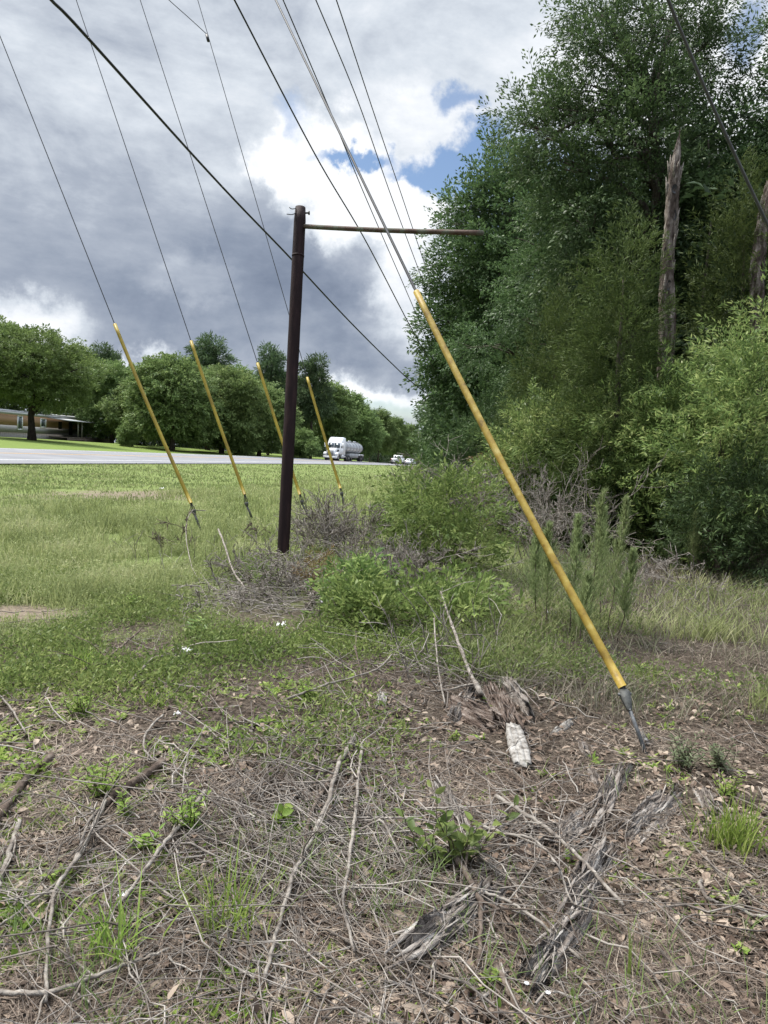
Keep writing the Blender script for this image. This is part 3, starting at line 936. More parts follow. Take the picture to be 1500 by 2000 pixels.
def build_house():
    # the long wall faces the road; local X runs along it (away from us), local Y towards the road
    A = base_at(-60, 84); B = base_at(183, 116, 858)
    A[2] = 0.62; B[2] = 0.62
    L = float(np.linalg.norm((B - A)[:2])); ex = (B - A) / L; ex[2] = 0
    ey = np.array([ex[1], -ex[0], 0])
    loc = A

    def xf(v):
        return loc + np.outer(v[:, 0], ex) + np.outer(v[:, 1], ey) + np.outer(v[:, 2], [0, 0, 1.0])
    r = thing('mobile_home', 'long low tan and white mobile home behind the yard tree across the road', 'house', loc)
    m = MB(); box(m, 0.06, L - 0.06, -4.3, -0.10, -0.8, 0.75, xf)
    for i in range(int(L / 0.45)):
        box(m, 0.1 + i * 0.45, 0.14 + i * 0.45, -0.11, -0.075, -0.7, 0.74, xf)
    m.build('skirting', MAT['skirting'], r)
    m = MB(); box(m, 0, L, -4.4, 0.0, 0.75, 1.65, xf); m.build('lower_wall', MAT['white_siding'], r)
    m = MB(); box(m, 0.01, L - 0.01, -4.39, -0.01, 1.65, 3.05, xf)
    for i in range(int(L / 0.3)):
        box(m, 0.05 + i * 0.3, 0.08 + i * 0.3, -0.02, 0.006, 1.66, 3.04, xf)
    m.build('upper_wall', MAT['tan_siding'], r)
    m = MB(); box(m, -0.15, L + 0.15, -4.5, 0.15, 3.05, 3.40, xf); prism(m, [(-4.5, 3.40), (0.15, 3.40), (-2.2, 3.75)], -0.15, L + 0.15, xf)
    m.build('roof', MAT['roof_white'], r)

    def along(px):   # distance along the wall seen at photo column px
        ts = np.linspace(0, 1, 400); P = A[None] + (B - A)[None] * ts[:, None]
        d = P - EYE
        x = 750 + FPX * (d @ _r) / (d @ _f)
        return float(ts[np.argmin(np.abs(x - px))] * L)
    for p0, p1, z0, z1 in ((34, 42, 1.25, 2.85), (79, 88, 1.75, 2.75), (-25, -12, 1.4, 2.8)):
        a, b = along(p0), along(p1)
        m = MB(); box(m, a, b, -0.05, 0.05, z0, z1, xf)
        w = m.build('window', MAT['glass'], r)
        m = MB(); t = 0.14
        box(m, a - t, a, -0.02, 0.09, z0 - t, z1 + t, xf); box(m, b, b + t, -0.02, 0.09, z0 - t, z1 + t, xf)
        box(m, a, b, -0.02, 0.085, z1, z1 + t, xf); box(m, a, b, -0.02, 0.085, z0 - t, z0, xf)
        m.build('frame', MAT['white_paint'], w)
    # porch
    p0, p1 = along(92), along(181)
    m = MB(); box(m, p0, p1, 0.25, 3.0, 0.30, 0.48, xf); box(m, p0, p1, 2.9, 3.02, -0.2, 0.30, xf)
    m.build('porch_deck', MAT['porch_wood'], r)
    m = MB(); prism(m, [(0.16, 3.02), (3.2, 2.72), (3.2, 2.82), (0.16, 3.14)], p0 - 0.2, p1 + 0.2, xf)
    m.build('porch_roof', MAT['roof_white'], r)
    for px, mt in ((115, 'white_siding'), (123, 'white_siding'), (154, 'porch_wood'), (173, 'porch_wood')):
        a = along(px); m = MB(); box(m, a - 0.07, a + 0.07, 2.78, 2.92, 0.48, 2.75, xf); m.build('porch_post', MAT[mt], r)
    a = along(137)
    m = MB(); box(m, a - 0.5, a + 0.5, -0.03, 0.06, 0.78, 2.75, xf); d = m.build('door', MAT['black'], r)
    m = MB(); box(m, a + 0.36, a + 0.42, 0.06, 0.12, 1.7, 1.8, xf); m.build('handle', MAT['chrome'], d)
    a = along(117)
    m = MB(); box(m, a - 0.5, a + 0.5, -0.03, 0.05, 1.55, 2.65, xf); m.build('window', MAT['black'], r)
    a = along(128)
    m = MB()
    for i in range(3):
        box(m, a - 0.6, a + 0.6, 3.02 + i * 0.28, 3.3 + i * 0.28, -0.6, 0.20 - i * 0.2, xf)
    m.build('steps', MAT['porch_wood'], r)
    # bicycle on the deck
    a = along(160)
    bl = xf(np.array([[a, 2.2, 0.485]]))[0]
    b = thing('bicycle', 'small dark bicycle standing on the mobile home porch', 'bicycle', bl)
    for dx in (-0.52, 0.52):
        th = np.linspace(0, 2 * math.pi, 25)
        P = np.stack([a + dx + 0.31 * np.cos(th), np.full(25, 2.2), 0.485 + 0.335 + 0.31 * np.sin(th)], 1)
        m = MB(); add_tube(m, xf(P), 0.025, 6); m.build('wheel', MAT['rubber'], b)
    m = MB()
    for p, q in (((-0.52, 0.335), (-0.15, 0.34)), ((-0.15, 0.34), (-0.25, 0.85)), ((-0.52, 0.335), (-0.24, 0.8)), ((-0.22, 0.75), (0.36, 0.78)), ((-0.15, 0.34), (0.38, 0.72)), ((0.52, 0.335), (0.34, 1.0))):
        add_tube(m, xf(np.array([(a + p[0], 2.2, 0.485 + p[1]), (a + q[0], 2.2, 0.485 + q[1])])), 0.022, 6)
    m.build('frame', MAT['dark_steel'], b)
    m = MB(); box(m, a - 0.38, a - 0.12, 2.13, 2.27, 0.485 + 0.85, 0.485 + 0.91, xf); m.build('saddle', MAT['black'], b)
    m = MB(); add_tube(m, xf(np.array([(a + 0.33, 1.92, 0.485 + 1.0), (a + 0.33, 2.48, 0.485 + 1.0)])), 0.018, 6); m.build('handlebar', MAT['dark_steel'], b)


build_truck()
build_pickup(148.0, -4.3, 'pickup_truck', 'white pickup truck seen from behind, farther up the highway than the tanker')
build_car(160.0, -3.6)
build_house()


# ------------------------------------------------------------------ trees
def crown_lobes(rng, H, R, z0, n, flat=1.0, top_taper=0.5, cone=0.0):
    """lobes filling a crown of radius R from z0 to H"""
    L = []
    for i in range(n):
        f = (i + 0.5) / n
        z = z0 + (H - z0) * (0.12 + 0.80 * f)
        rr = R * (math.sqrt(max(0.0, 1 - (2 * f - 0.75) ** 2 * 0.75)) * (1 - top_taper * max(0, f - 0.5)))
        rr *= 1 - cone * f
        a = i * 2.399 + rng.random() * 0.8
        k = rr * (0.25 + 0.58 * rng.random())
        s = R * (0.24 + 0.22 * rng.random()) * (1 - 0.75 * cone * f)
        L.append((math.cos(a) * k, math.sin(a) * k, z, s * 1.1, s * 1.1, s * 0.72 * flat))
    L.append((0, 0, (z0 + H) * 0.5, R * 0.5, R * 0.5, (H - z0) * 0.36))
    return L


def make_tree(name, label, cat, loc, rng, H, R, z0, lobes, templates, n, leaf, bark, trunk_r, scale=1.0, group=None, limbs=True, lean=0.0, droop=0.15, shell=0.4, sides=8, keep=None, cull=0.62):
    loc = np.asarray(loc, float)
    r = thing(name, label, cat, loc, group)
    lobes = np.asarray(lobes, float)
    m = MB()
    top = np.array([lean * H * 0.4, 0, H * 0.86])
    path = limb_path((0, 0, -0.15), top, rng, 8, 0.0, 0.012)
    add_tube(m, path + loc, np.linspace(1, 0.22, 8) ** 1.0 * trunk_r * np.array([1.35, 1.05, 1, 1, 1, 1, 1, 1]), sides)
    if limbs:
        for lb in lobes:
            k = min(max((lb[2] - 0.35 * R) / (H * 0.86), 0.18), 0.85) * 7
            i = int(k); a = path[i] + (path[min(i + 1, 7)] - path[i]) * (k - i)
            p = limb_path(a, lb[:3], rng, 5, 0.08, 0.05)
            add_tube(m, p + loc, np.linspace(trunk_r * 0.42, trunk_r * 0.10, 5), 5)
            for _ in range(3):
                d = rand_unit(1, rng)[0]; d[2] = abs(d[2]) * 0.6
                e = lb[:3] + d * lb[3:] * 0.9
                add_tube(m, limb_path(p[3], e, rng, 4, 0.05, 0.05) + loc, np.linspace(trunk_r * 0.14, trunk_r * 0.03, 4), 4)
    m.build('trunk', bark, r, smooth=True)
    P, D = lobe_points(rng, lobes, n, shell, cull=cull)
    D = unit(D * 0.9 + unit(P - np.array([0, 0, (z0 + H) / 2])) * 0.5 + rng.normal(size=D.shape) * 0.35 - np.array([0, 0, droop]))
    P = P + loc
    if keep is not None:
        k = keep(P); P, D = P[k], D[k]
    v, f = place(templates, P, D, scale * (0.7 + 0.6 * rng.random(len(P))), rng)
    link_mesh('crown', v, f, leaf, r)
    return r


rg = np.random.default_rng(5)
T_FAR = [spray_template(rg, 1.4, 34, 0.29, 0.15, 0.4, 0.5) for _ in range(6)]
T_YARD = [spray_template(rg, 1.2, 26, 0.26, 0.15, 0.4, 0.5) for _ in range(6)]
T_PINE_FAR = [spray_template(rg, 1.0, 20, 0.55, 0.09, 0.0, 0.4) for _ in range(5)]
T_OAK = [spray_template(rg, 0.75, 40, 0.085, 0.036, 0.55, 0.40, twig=0.006) for _ in range(8)]
T_OAK2 = [spray_template(rg, 0.95, 34, 0.13, 0.058, 0.5, 0.42) for _ in range(8)]
T_BACK = [spray_template(rg, 1.3, 26, 0.20, 0.10, 0.45, 0.45) for _ in range(6)]
T_CEDAR = [spray_template(rg, 0.55, 46, 0.085, 0.014, 0.2, 0.22) for _ in range(6)]
T_SHRUB = [spray_template(rg, 0.42, 30, 0.075, 0.017, 0.25, 0.20, twig=0.0035) for _ in range(8)]
T_BUSH = [spray_template(rg, 0.27, 17, 0.062, 0.020, 0.2, 0.26, twig=0.003) for _ in range(8)]
T_SHRUB_S = [spray_template(rg, 0.26, 24, 0.052, 0.013, 0.2, 0.24, twig=0.0025) for _ in range(8)]


def far_forest():
    protos = {}
    def proto(kindname, first):
        """the first tree of each kind is built, the others are copies of it"""
        lab, px, py, dep, h, rz = first
        rng = np.random.default_rng(hash(kindname) % 1000 if False else {'broad': 21, 'round': 22, 'tall': 23, 'pine': 24, 'scrub': 25}[kindname])
        loc = base_at(px, dep, py)
        if kindname == 'pine':
            lobes = [(0.25 * math.cos(i * 2.4) * (1.9 - 0.10 * i), 0.25 * math.sin(i * 2.4) * (1.9 - 0.10 * i), 7.2 + i * 0.85, 1.7 - 0.11 * i, 1.7 - 0.11 * i, 0.62) for i in range(10)]
            lobes = [(c[0] * 3.2, c[1] * 3.2, *c[2:]) for c in lobes]
            r = make_tree('pine_tree', lab, 'tree', loc, rng, 16, 3.0, 7, lobes, T_PINE_FAR, 900, MAT['pine_leaf'], MAT['bark'], 0.24, 1.0, 'roadside trees across the highway', droop=-0.2)
            H = 16
        elif kindname == 'tall':
            r = make_tree('tall_tree', lab, 'tree', loc, rng, 16, 4.2, 3.0, crown_lobes(rng, 16, 4.2, 2.6, 22, 0.6, 0.7), T_FAR, 1500, MAT['far_leaf'], MAT['bark'], 0.26, 1.0, 'roadside trees across the highway')
            H = 16
        elif kindname == 'round':
            r = make_tree('round_tree', lab, 'tree', loc, rng, 12, 5.2, 1.6, crown_lobes(rng, 12, 5.2, 1.2, 22, 0.55, 0.35), T_FAR, 1700, MAT['far_leaf'], MAT['bark'], 0.30, 1.0, 'roadside trees across the highway')
            H = 12
        elif kindname == 'broad':
            r = make_tree('broad_tree', lab, 'tree', loc, rng, 12, 6.6, 2.0, crown_lobes(rng, 12, 6.6, 1.6, 24, 0.5, 0.25), T_FAR, 2200, MAT['far_leaf'], MAT['bark'], 0.34, 1.0, 'roadside trees across the highway')
            H = 12
        else:
            r = make_tree('scrub_tree', lab, 'tree', loc, rng, 6, 3.2, 0.2, crown_lobes(rng, 6, 3.2, 0.0, 9, 0.9, 0.3), T_FAR, 800, MAT['far_leaf'], MAT['bark'], 0.14, 0.8, 'roadside trees across the highway')
            H = 6
        r.rotation_euler = (0, 0, rz); k = h / H; r.scale = (k, k, k)
        protos[kindname] = (r, H)

    for row in FAR_TREES:
        knd, lab, px, top, dep, rz, kw = row
        loc = base_at(px, dep)
        hz = 841 + px * 0.0524
        h = ((hz - top) * dep / FPX + (1.55 - loc[2])) * 0.96
        if knd not in protos:
            proto(knd, (lab, px, 900, dep, h, rz))
        else:
            r, H = protos[knd]
            k = h / H
            dup(r, loc, rz, (k * kw, k * kw, k), lab)


# kind, label, photo column, photo row of the top, distance, turn, width factor
FAR_TREES = [
    ('round', 'dark green tree standing right behind the right end of the mobile home', 218, 712, 112, 0.3, 1.15),
    ('pine', 'pine top poking above the trees just right of the yard tree', 205, 672, 128, 1.0, 1.1),
    ('broad', 'spreading tree with a pale forked trunk between the first and second yellow guards', 335, 700, 96, 0.0, 1.05),
    ('round', 'small rounded tree in the gap left of the forked trunk tree', 268, 742, 108, 2.0, 1.0),
    ('pine', 'pine with a sparse crown behind the top of the second yellow guard', 405, 656, 120, 2.4, 1.25),
    ('broad', 'broad leafy tree overhanging the road to the right of the second yellow guard', 432, 722, 104, 1.6, 1.0),
    ('tall', 'tall tree filling the gap between the second and third yellow guards', 462, 712, 132, 0.8, 1.15),
    ('pine', 'thin open pine rising just right of the third yellow guard top', 522, 672, 124, 0.4, 0.85),
    ('round', 'low leafy tree behind the middle of the third yellow guard', 505, 750, 112, 3.0, 1.1),
    ('tall', 'tree mostly hidden behind the dark brown pole', 556, 726, 134, 4.0, 1.1),
    ('pine', 'tall pine with a pale straight trunk just right of the brown pole', 606, 692, 128, 3.4, 1.0),
    ('tall', 'full green tree behind the fourth yellow guard above the tanker cab', 640, 742, 146, 1.1, 1.15),
    ('tall', 'green tree rising straight above the tanker trailer', 676, 762, 160, 2.6, 1.2),
    ('round', 'dark rounded tree beside the tail of the tanker trailer', 700, 800, 158, 5.0, 1.0),
    ('tall', 'feathery tree between the tanker and the white pickup', 738, 796, 185, 0.2, 1.1),
    ('pine', 'slim pine trunk standing alone between the tanker and the pickup', 722, 800, 172, 1.9, 0.9),
    ('tall', 'distant tree directly behind the white pickup', 768, 812, 214, 3.1, 1.1),
    ('tall', 'farthest tree along the road, beside the edge of the near wood', 797, 826, 262, 5.2, 1.1),
    ('round', 'small distant tree at the far end of the road', 818, 846, 300, 2.2, 1.2),
    ('scrub', 'low scrub tree at the left foot of the forked trunk tree', 245, 832, 92, 0.9, 1.3),
    ('scrub', 'low scrub tree under the broad tree right of the second guard', 478, 838, 104, 2.9, 1.2),
    ('scrub', 'low scrub tree along the road just left of the tanker cab', 585, 842, 118, 4.4, 1.2),
    ('round', 'dark tree at the left photo edge behind the mobile home roof', -25, 628, 100, 1.3, 1.1),
    ('tall', 'tree behind the mobile home between the yard tree and the pine top', 150, 676, 140, 2.2, 1.3),
]
far_forest()


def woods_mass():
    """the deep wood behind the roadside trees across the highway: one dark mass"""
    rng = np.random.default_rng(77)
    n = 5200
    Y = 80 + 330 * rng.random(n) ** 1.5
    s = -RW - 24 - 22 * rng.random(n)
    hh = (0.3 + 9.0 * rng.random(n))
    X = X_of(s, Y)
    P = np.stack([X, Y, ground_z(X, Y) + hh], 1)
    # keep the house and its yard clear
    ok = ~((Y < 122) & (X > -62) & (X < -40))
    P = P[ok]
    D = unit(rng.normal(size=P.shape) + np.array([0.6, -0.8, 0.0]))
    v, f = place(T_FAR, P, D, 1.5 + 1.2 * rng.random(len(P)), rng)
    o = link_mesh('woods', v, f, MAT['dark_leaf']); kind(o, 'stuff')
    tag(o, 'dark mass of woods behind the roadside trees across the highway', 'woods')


woods_mass()

# the yard tree in front of the house
rng = np.random.default_rng(3)
loc = base_at(62, 80)
lob = crown_lobes(rng, 11.6, 7.2, 4.0, 26, 0.50, 0.15)
make_tree('yard_tree', 'large round yellow green shade tree with a dark trunk in front of the mobile home', 'tree', loc, rng, 11.3, 7.0, 3.6, lob, T_YARD, 3600,
          MAT['yard_leaf'], MAT['dark_bark'], 0.42, 0.75)


# boughs of the two trees that shape the wood's outline: photo column, row, size, and how far behind the trunk
BOUGHS = {
    0: [(1160, 20, 52, 0), (1235, -20, 60, 0.6), (1310, 30, 58, -0.5), (1385, 35, 40, 0.3), (1135, 95, 46, 0.5), (1215, 90, 62, -0.8), (1300, 120, 66, 0.6), (1378, 115, 48, -0.4),
        (1165, 175, 66, 0), (1255, 190, 74, -1.0), (1350, 205, 66, 0.4), (1105, 225, 52, -0.5), (1045, 205, 42, 0.3), (1008, 240, 32, 0.2), (1060, 268, 48, -0.4), (1150, 275, 76, 0.6),
        (1240, 290, 80, -1.2), (1335, 300, 76, 0), (1095, 330, 62, -0.6), (1180, 370, 84, -0.2), (1280, 390, 84, -0.8), (1370, 390, 70, 0), (1120, 430, 66, -1.0), (1210, 470, 84, 0.5), (1320, 480, 80, 0),
        (1130, 540, 72, -0.5), (1230, 570, 84, -0.3), (1340, 580, 80, 0.3)],
    2: [(965, 322, 26, 0), (1000, 350, 40, 0.5), (938, 362, 34, -0.6), (985, 410, 56, -0.8), (905, 412, 36, 0.4), (872, 448, 30, -0.3), (940, 462, 52, 0.3), (1030, 460, 62, 0), (890, 505, 42, -0.8), (960, 530, 62, -1.2),
        (850, 548, 32, 0), (1045, 560, 66, -0.5), (895, 592, 50, 0.4), (845, 628, 32, -0.4), (970, 628, 66, -0.8), (870, 672, 44, 0.3), (1050, 660, 66, 0), (930, 706, 60, -1.2), (848, 726, 34, 0), (880, 778, 46, -0.6), (990, 742, 66, 0),
        (950, 812, 60, -0.5), (870, 838, 36, 0.4), (1040, 780, 60, -0.6)],
}


def right_wood():
    rows = [
        # label, px, depth, top row, radius, z0, n sprays, kind
        ('tall_oak', 'tallest oak of the near wood with a loose airy top against the sky', 1215, 17.5, -60, 3.4, 2.5, 2700, 'oak'),
        ('oak', 'bushy oak with a ragged side crown left of the tallest oak', 1095, 21.5, 330, 3.0, 1.5, 2000, 'oak'),
        ('oak', 'dense oak reaching down to the weeds behind the end of the pipe arm', 985, 27.0, 330, 3.7, 0.3, 3000, 'oak2'),
        ('oak', 'oak forming the outer left corner of the near wood over the road', 950, 35.0, 470, 3.4, 0.2, 3000, 'oak2'),
        ('oak', 'low end tree of the near wood where the far road disappears', 915, 50.0, 660, 3.0, 0.2, 1800, 'back'),
        ('tall_oak', 'tall oak cut by the right photo edge beside the grey cable', 1565, 16.5, -60, 2.6, 2.5, 2000, 'oak'),
        ('oak', 'dark oak filling the wood behind the dead snag', 1345, 21.0, 250, 3.6, 1.0, 2400, 'oak2'),
        ('oak', 'dark tree deep in the wood between the tallest oak and the pipe arm', 1150, 27.0, 360, 3.6, 0.5, 2000, 'oak2'),
    ]
    for i, (nm, lab, px, dep, top, R, z0, n, kd) in enumerate(rows):
        rng = np.random.default_rng(100 + i)
        loc = base_at(px, dep)
        hz = 841 + px * 0.0524
        H = (hz - top) * dep / FPX + 1.55 - loc[2]
        lob = crown_lobes(rng, H, R, z0, 30 if dep < 30 else 24, 0.42, 0.6 if nm == 'tall_oak' else 0.5, 0.55 if px < 1000 else 0.15)
        if i in BOUGHS:
            lob = []
            for (bx, by, br, bd) in BOUGHS[i]:
                c = at(bx + (24 if i == 2 else 6), by, dep + bd) - loc
                rr = br * (dep + bd) / FPX
                lob.append((c[0], c[1], c[2], rr, rr * 1.15, rr * 0.62))
        tmpl = {'oak': T_OAK, 'oak2': T_OAK2, 'back': T_BACK}[kd]
        make_tree(nm, lab, 'tree', loc, rng, H, R, z0, lob, tmpl, n, MAT['oak_leaf'], MAT['bark'], 0.2, 1.0, 'oaks at the edge of the near wood',
                  shell=0.42, droop=0.3, lean=0.05, cull=0.70)
    # cedars
    for i, (lab, px, dep, top, R) in enumerate([
        ('feathery dark cedar between the pipe arm and the dead snag', 1190, 13.0, 470, 0.95),
        ('feathery yellow green cedar to the right of the dead snag', 1412, 13.9, 375, 1.0),
        ('small dark cedar low in the wood behind the bright shrubs', 1075, 15.6, 600, 1.1)]):
        rng = np.random.default_rng(150 + i)
        loc = base_at(px, dep); hz = 841 + px * 0.0524
        H = (hz - top) * dep / FPX + 1.55 - loc[2]
        k = 12
        lob = [(0.25 * R * math.cos(j * 2.4), 0.25 * R * math.sin(j * 2.4), 0.6 + (H - 1.0) * j / (k - 1), R * (1.05 - 0.8 * j / (k - 1)), R * (1.05 - 0.8 * j / (k - 1)), 0.11 * H) for j in range(k)]
        make_tree('cedar_tree', lab, 'tree', loc, rng, H, R, 0.3, lob, T_CEDAR, 1300, MAT['cedar_leaf'], MAT['bark'], 0.09, 1.0, 'cedars in the near wood', limbs=False, droop=-0.55, shell=0.5)
    # shaded depth of the wood
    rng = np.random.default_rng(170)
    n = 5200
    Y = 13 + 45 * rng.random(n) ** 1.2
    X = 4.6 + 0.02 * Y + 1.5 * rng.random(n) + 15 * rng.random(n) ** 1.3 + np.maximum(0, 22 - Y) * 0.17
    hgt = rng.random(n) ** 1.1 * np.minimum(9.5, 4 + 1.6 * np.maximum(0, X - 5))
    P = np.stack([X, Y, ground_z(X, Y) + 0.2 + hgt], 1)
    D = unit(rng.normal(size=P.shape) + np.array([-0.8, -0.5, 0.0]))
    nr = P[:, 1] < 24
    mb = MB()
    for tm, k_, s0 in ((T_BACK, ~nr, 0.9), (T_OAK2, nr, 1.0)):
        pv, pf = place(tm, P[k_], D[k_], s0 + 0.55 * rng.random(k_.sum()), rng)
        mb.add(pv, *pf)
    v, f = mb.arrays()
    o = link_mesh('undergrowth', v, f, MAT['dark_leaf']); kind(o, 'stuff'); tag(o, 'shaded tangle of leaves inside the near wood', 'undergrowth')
    # slim trunks within
    tl = []
    for i in range(46):
        y = 13 + 26 * rng.random(); x = 5.5 + 9 * rng.random() + max(0, 18 - y) * 0.3
        p = limb_path((x, y, gz(x, y) - 0.1), (x + rng.normal() * 0.8, y + rng.normal() * 0.8, 5 + 4 * rng.random()), rng, 6, 0, 0.02)
        tl.append((p, np.linspace(0.05 + 0.06 * rng.random(), 0.02, 6)))
    m = MB(); tubes_list(m, tl, 6)
    o = m.build('saplings', MAT['bark'], origin=np.zeros(3)); kind(o, 'stuff'); tag(o, 'thin grey sapling trunks inside the near wood', 'saplings')


right_wood()


# dead snag and the second bare trunk
def make_snag(name, label, foot, pts, radii, rng, stubs, cat='dead tree'):
    r = thing(name, label, cat, foot)
    path = smooth_path(pts, 46)
    rad = np.interp(np.linspace(0, 1, 46), np.linspace(0, 1, len(radii)), radii)
    sides = 22
    th = np.arange(sides) * 2 * math.pi / sides
    V = []
    ridge = rng.normal(size=sides) * 0.10
    for k in range(46):
        a = rad[k] * (1 + ridge * 1.0 + 0.09 * np.sin(th * 3 + k * 0.35) + rng.normal(size=sides) * 0.055)
        V.append(path[k] + np.stack([a * np.cos(th), a * np.sin(th), rng.normal(size=sides) * 0.03], 1))
    V = np.array(V)
    # broken tip: ring heights vary
    V[-1, :, 2] += rng.random(sides) * 0.10
    i = np.arange(46 * sides).reshape(46, sides)
    q = np.stack([i[:-1], np.roll(i[:-1], -1, 1), np.roll(i[1:], -1, 1), i[1:]], -1).reshape(-1, 4)
    m = MB(); m.add(V.reshape(-1, 3), q, i[-1][None])
    tr = m.build('trunk', MAT['snag'], r)
    # splinters and torn bark near the top
    m = MB()
    for _ in range(stubs):
        k = int(rng.integers(14, 38)); a = rng.random() * 2 * math.pi
        p = path[k] + rad[k] * 0.9 * np.array([math.cos(a), math.sin(a), 0])
        e = p + np.array([math.cos(a) * (0.02 + 0.05 * rng.random()), math.sin(a) * (0.02 + 0.05 * rng.random()), 0.12 + 0.3 * rng.random()])
        add_tube(m, np.array([p - [0, 0, 0.1], (p + e) / 2, e]), [0.03, 0.022, 0.004], 5)
    m.build('splinter', MAT['pale_wood'], tr)
    # rot holes: dark cavities lined with dark wood, standing a little proud
    return r, path, rad


rng = np.random.default_rng(9)
d_s = 13.6
foot = base_at(1288, d_s)
pts = [foot - [0, 0, 0.1], at(1300, 690, d_s), at(1303, 600, d_s), at(1303, 520, d_s), at(1310, 440, d_s), at(1316, 360, d_s), at(1322, 300, d_s), at(1327, 266, d_s)]
snag, sp, sr = make_snag('dead_snag', 'tall broken dead tree trunk with bare grey splintered wood rising from the wood edge', foot,
                         pts, [0.165, 0.145, 0.135, 0.118, 0.105, 0.10, 0.07, 0.008], rng, 26)
m = MB()
for f, a, w, h in ((0.62, 0.5, 0.035, 0.10), (0.55, -0.5, 0.03, 0.09), (0.47, -0.4, 0.03, 0.13), (0.36, 0.2, 0.035, 0.10), (0.70, 0.2, 0.05, 0.09)):
    k = int(f * 45); ang = -math.pi / 2 - 0.35 + a
    c = sp[k] + (sr[k] * 0.93) * np.array([math.cos(ang), math.sin(ang), 0])
    t = np.array([-math.sin(ang), math.cos(ang), 0]); nrm = np.array([math.cos(ang), math.sin(ang), 0])
    th = np.linspace(0, 2 * math.pi, 10, endpoint=False)
    ring = c + np.outer(np.cos(th) * w * (1 + 0.2 * rng.normal(size=10)), t) + np.outer(np.sin(th) * h, [0, 0, 1.0]) + nrm * 0.025
    m.add(np.concatenate([ring, (c - nrm * 0.02)[None]]), np.array([(i, (i + 1) % 10, 10) for i in range(10)]))
m.build('rot_hole', MAT['black'], snag)
foot = base_at(1475, 13.0)
pts = [foot - [0, 0, 0.1], at(1478, 640, 13), at(1480, 520, 13), at(1494, 420, 13), at(1522, 300, 13)]
make_snag('bare_tree', 'leaning bare grey trunk at the right photo edge under the grey cable', foot, pts, [0.13, 0.115, 0.11, 0.10, 0.085], rng, 8)


# ------------------------------------------------------------------ pole with its pipe arm
def build_pole():
    d = 9.4
    base = at(552, 1098, d); base[2] = gz(base[0], base[1])
    top = at(587, 402, d)
    r = thing('brown_pole', 'dark brown leaning post with a long pipe arm sticking out to the right', 'pole', base)
    m = MB()
    ts = np.linspace(-0.06, 1.0, 26)
    P = base + (top - base) * ts[:, None]
    rad = np.full(26, 0.078); rad[-1] = 0.066; rad[-2] = 0.078; P[-1] = P[-2] * 0.3 + P[-1] * 0.7 + (P[-1] - P[-2]) * 0.2
    rad = rad * (1 + 0.012 * np.sin(np.arange(26) * 2.1))
    add_tube(m, P, rad, 22); m.build('shaft', MAT['pole_brown'], r, smooth=False)
    for k in (0.86,):
        c = base + (top - base) * k; u = unit(top - base)
        m = MB(); add_tube(m, np.array([c - u * 0.012, c + u * 0.012]), 0.082, 22); m.build('band', MAT['pole_brown'], r)
    a = at(592, 442, d - 0.02); b = at(943, 455, 8.15)
    m = MB(); n = 14; t = np.linspace(0, 1, n)[:, None]
    P = a + (b - a) * t; P[:, 2] -= 0.012 * np.sin(t[:, 0] * math.pi)
    add_tube(m, P, 0.029, 14); arm = m.build('pipe_arm', MAT['pipe_rust'], r)
    p = at(594, 416, d); m = MB(); q = at(603, 416, d)
    add_tube(m, np.array([p, q]), 0.012, 8); add_tube(m, np.array([at(602, 416, d), at(605, 416, d)]), 0.026, 6); m.build('bolt', MAT['dark_steel'], r)
    for w in ([(578, 407), (570, 408), (565, 405)], [(578, 416), (570, 419), (560, 418)]):
        m = MB(); add_tube(m, smooth_path([at(x, y, d - 0.05) for x, y in w], 8), 0.006, 5); m.build('wire_stub', MAT['wire'], r)


build_pole()


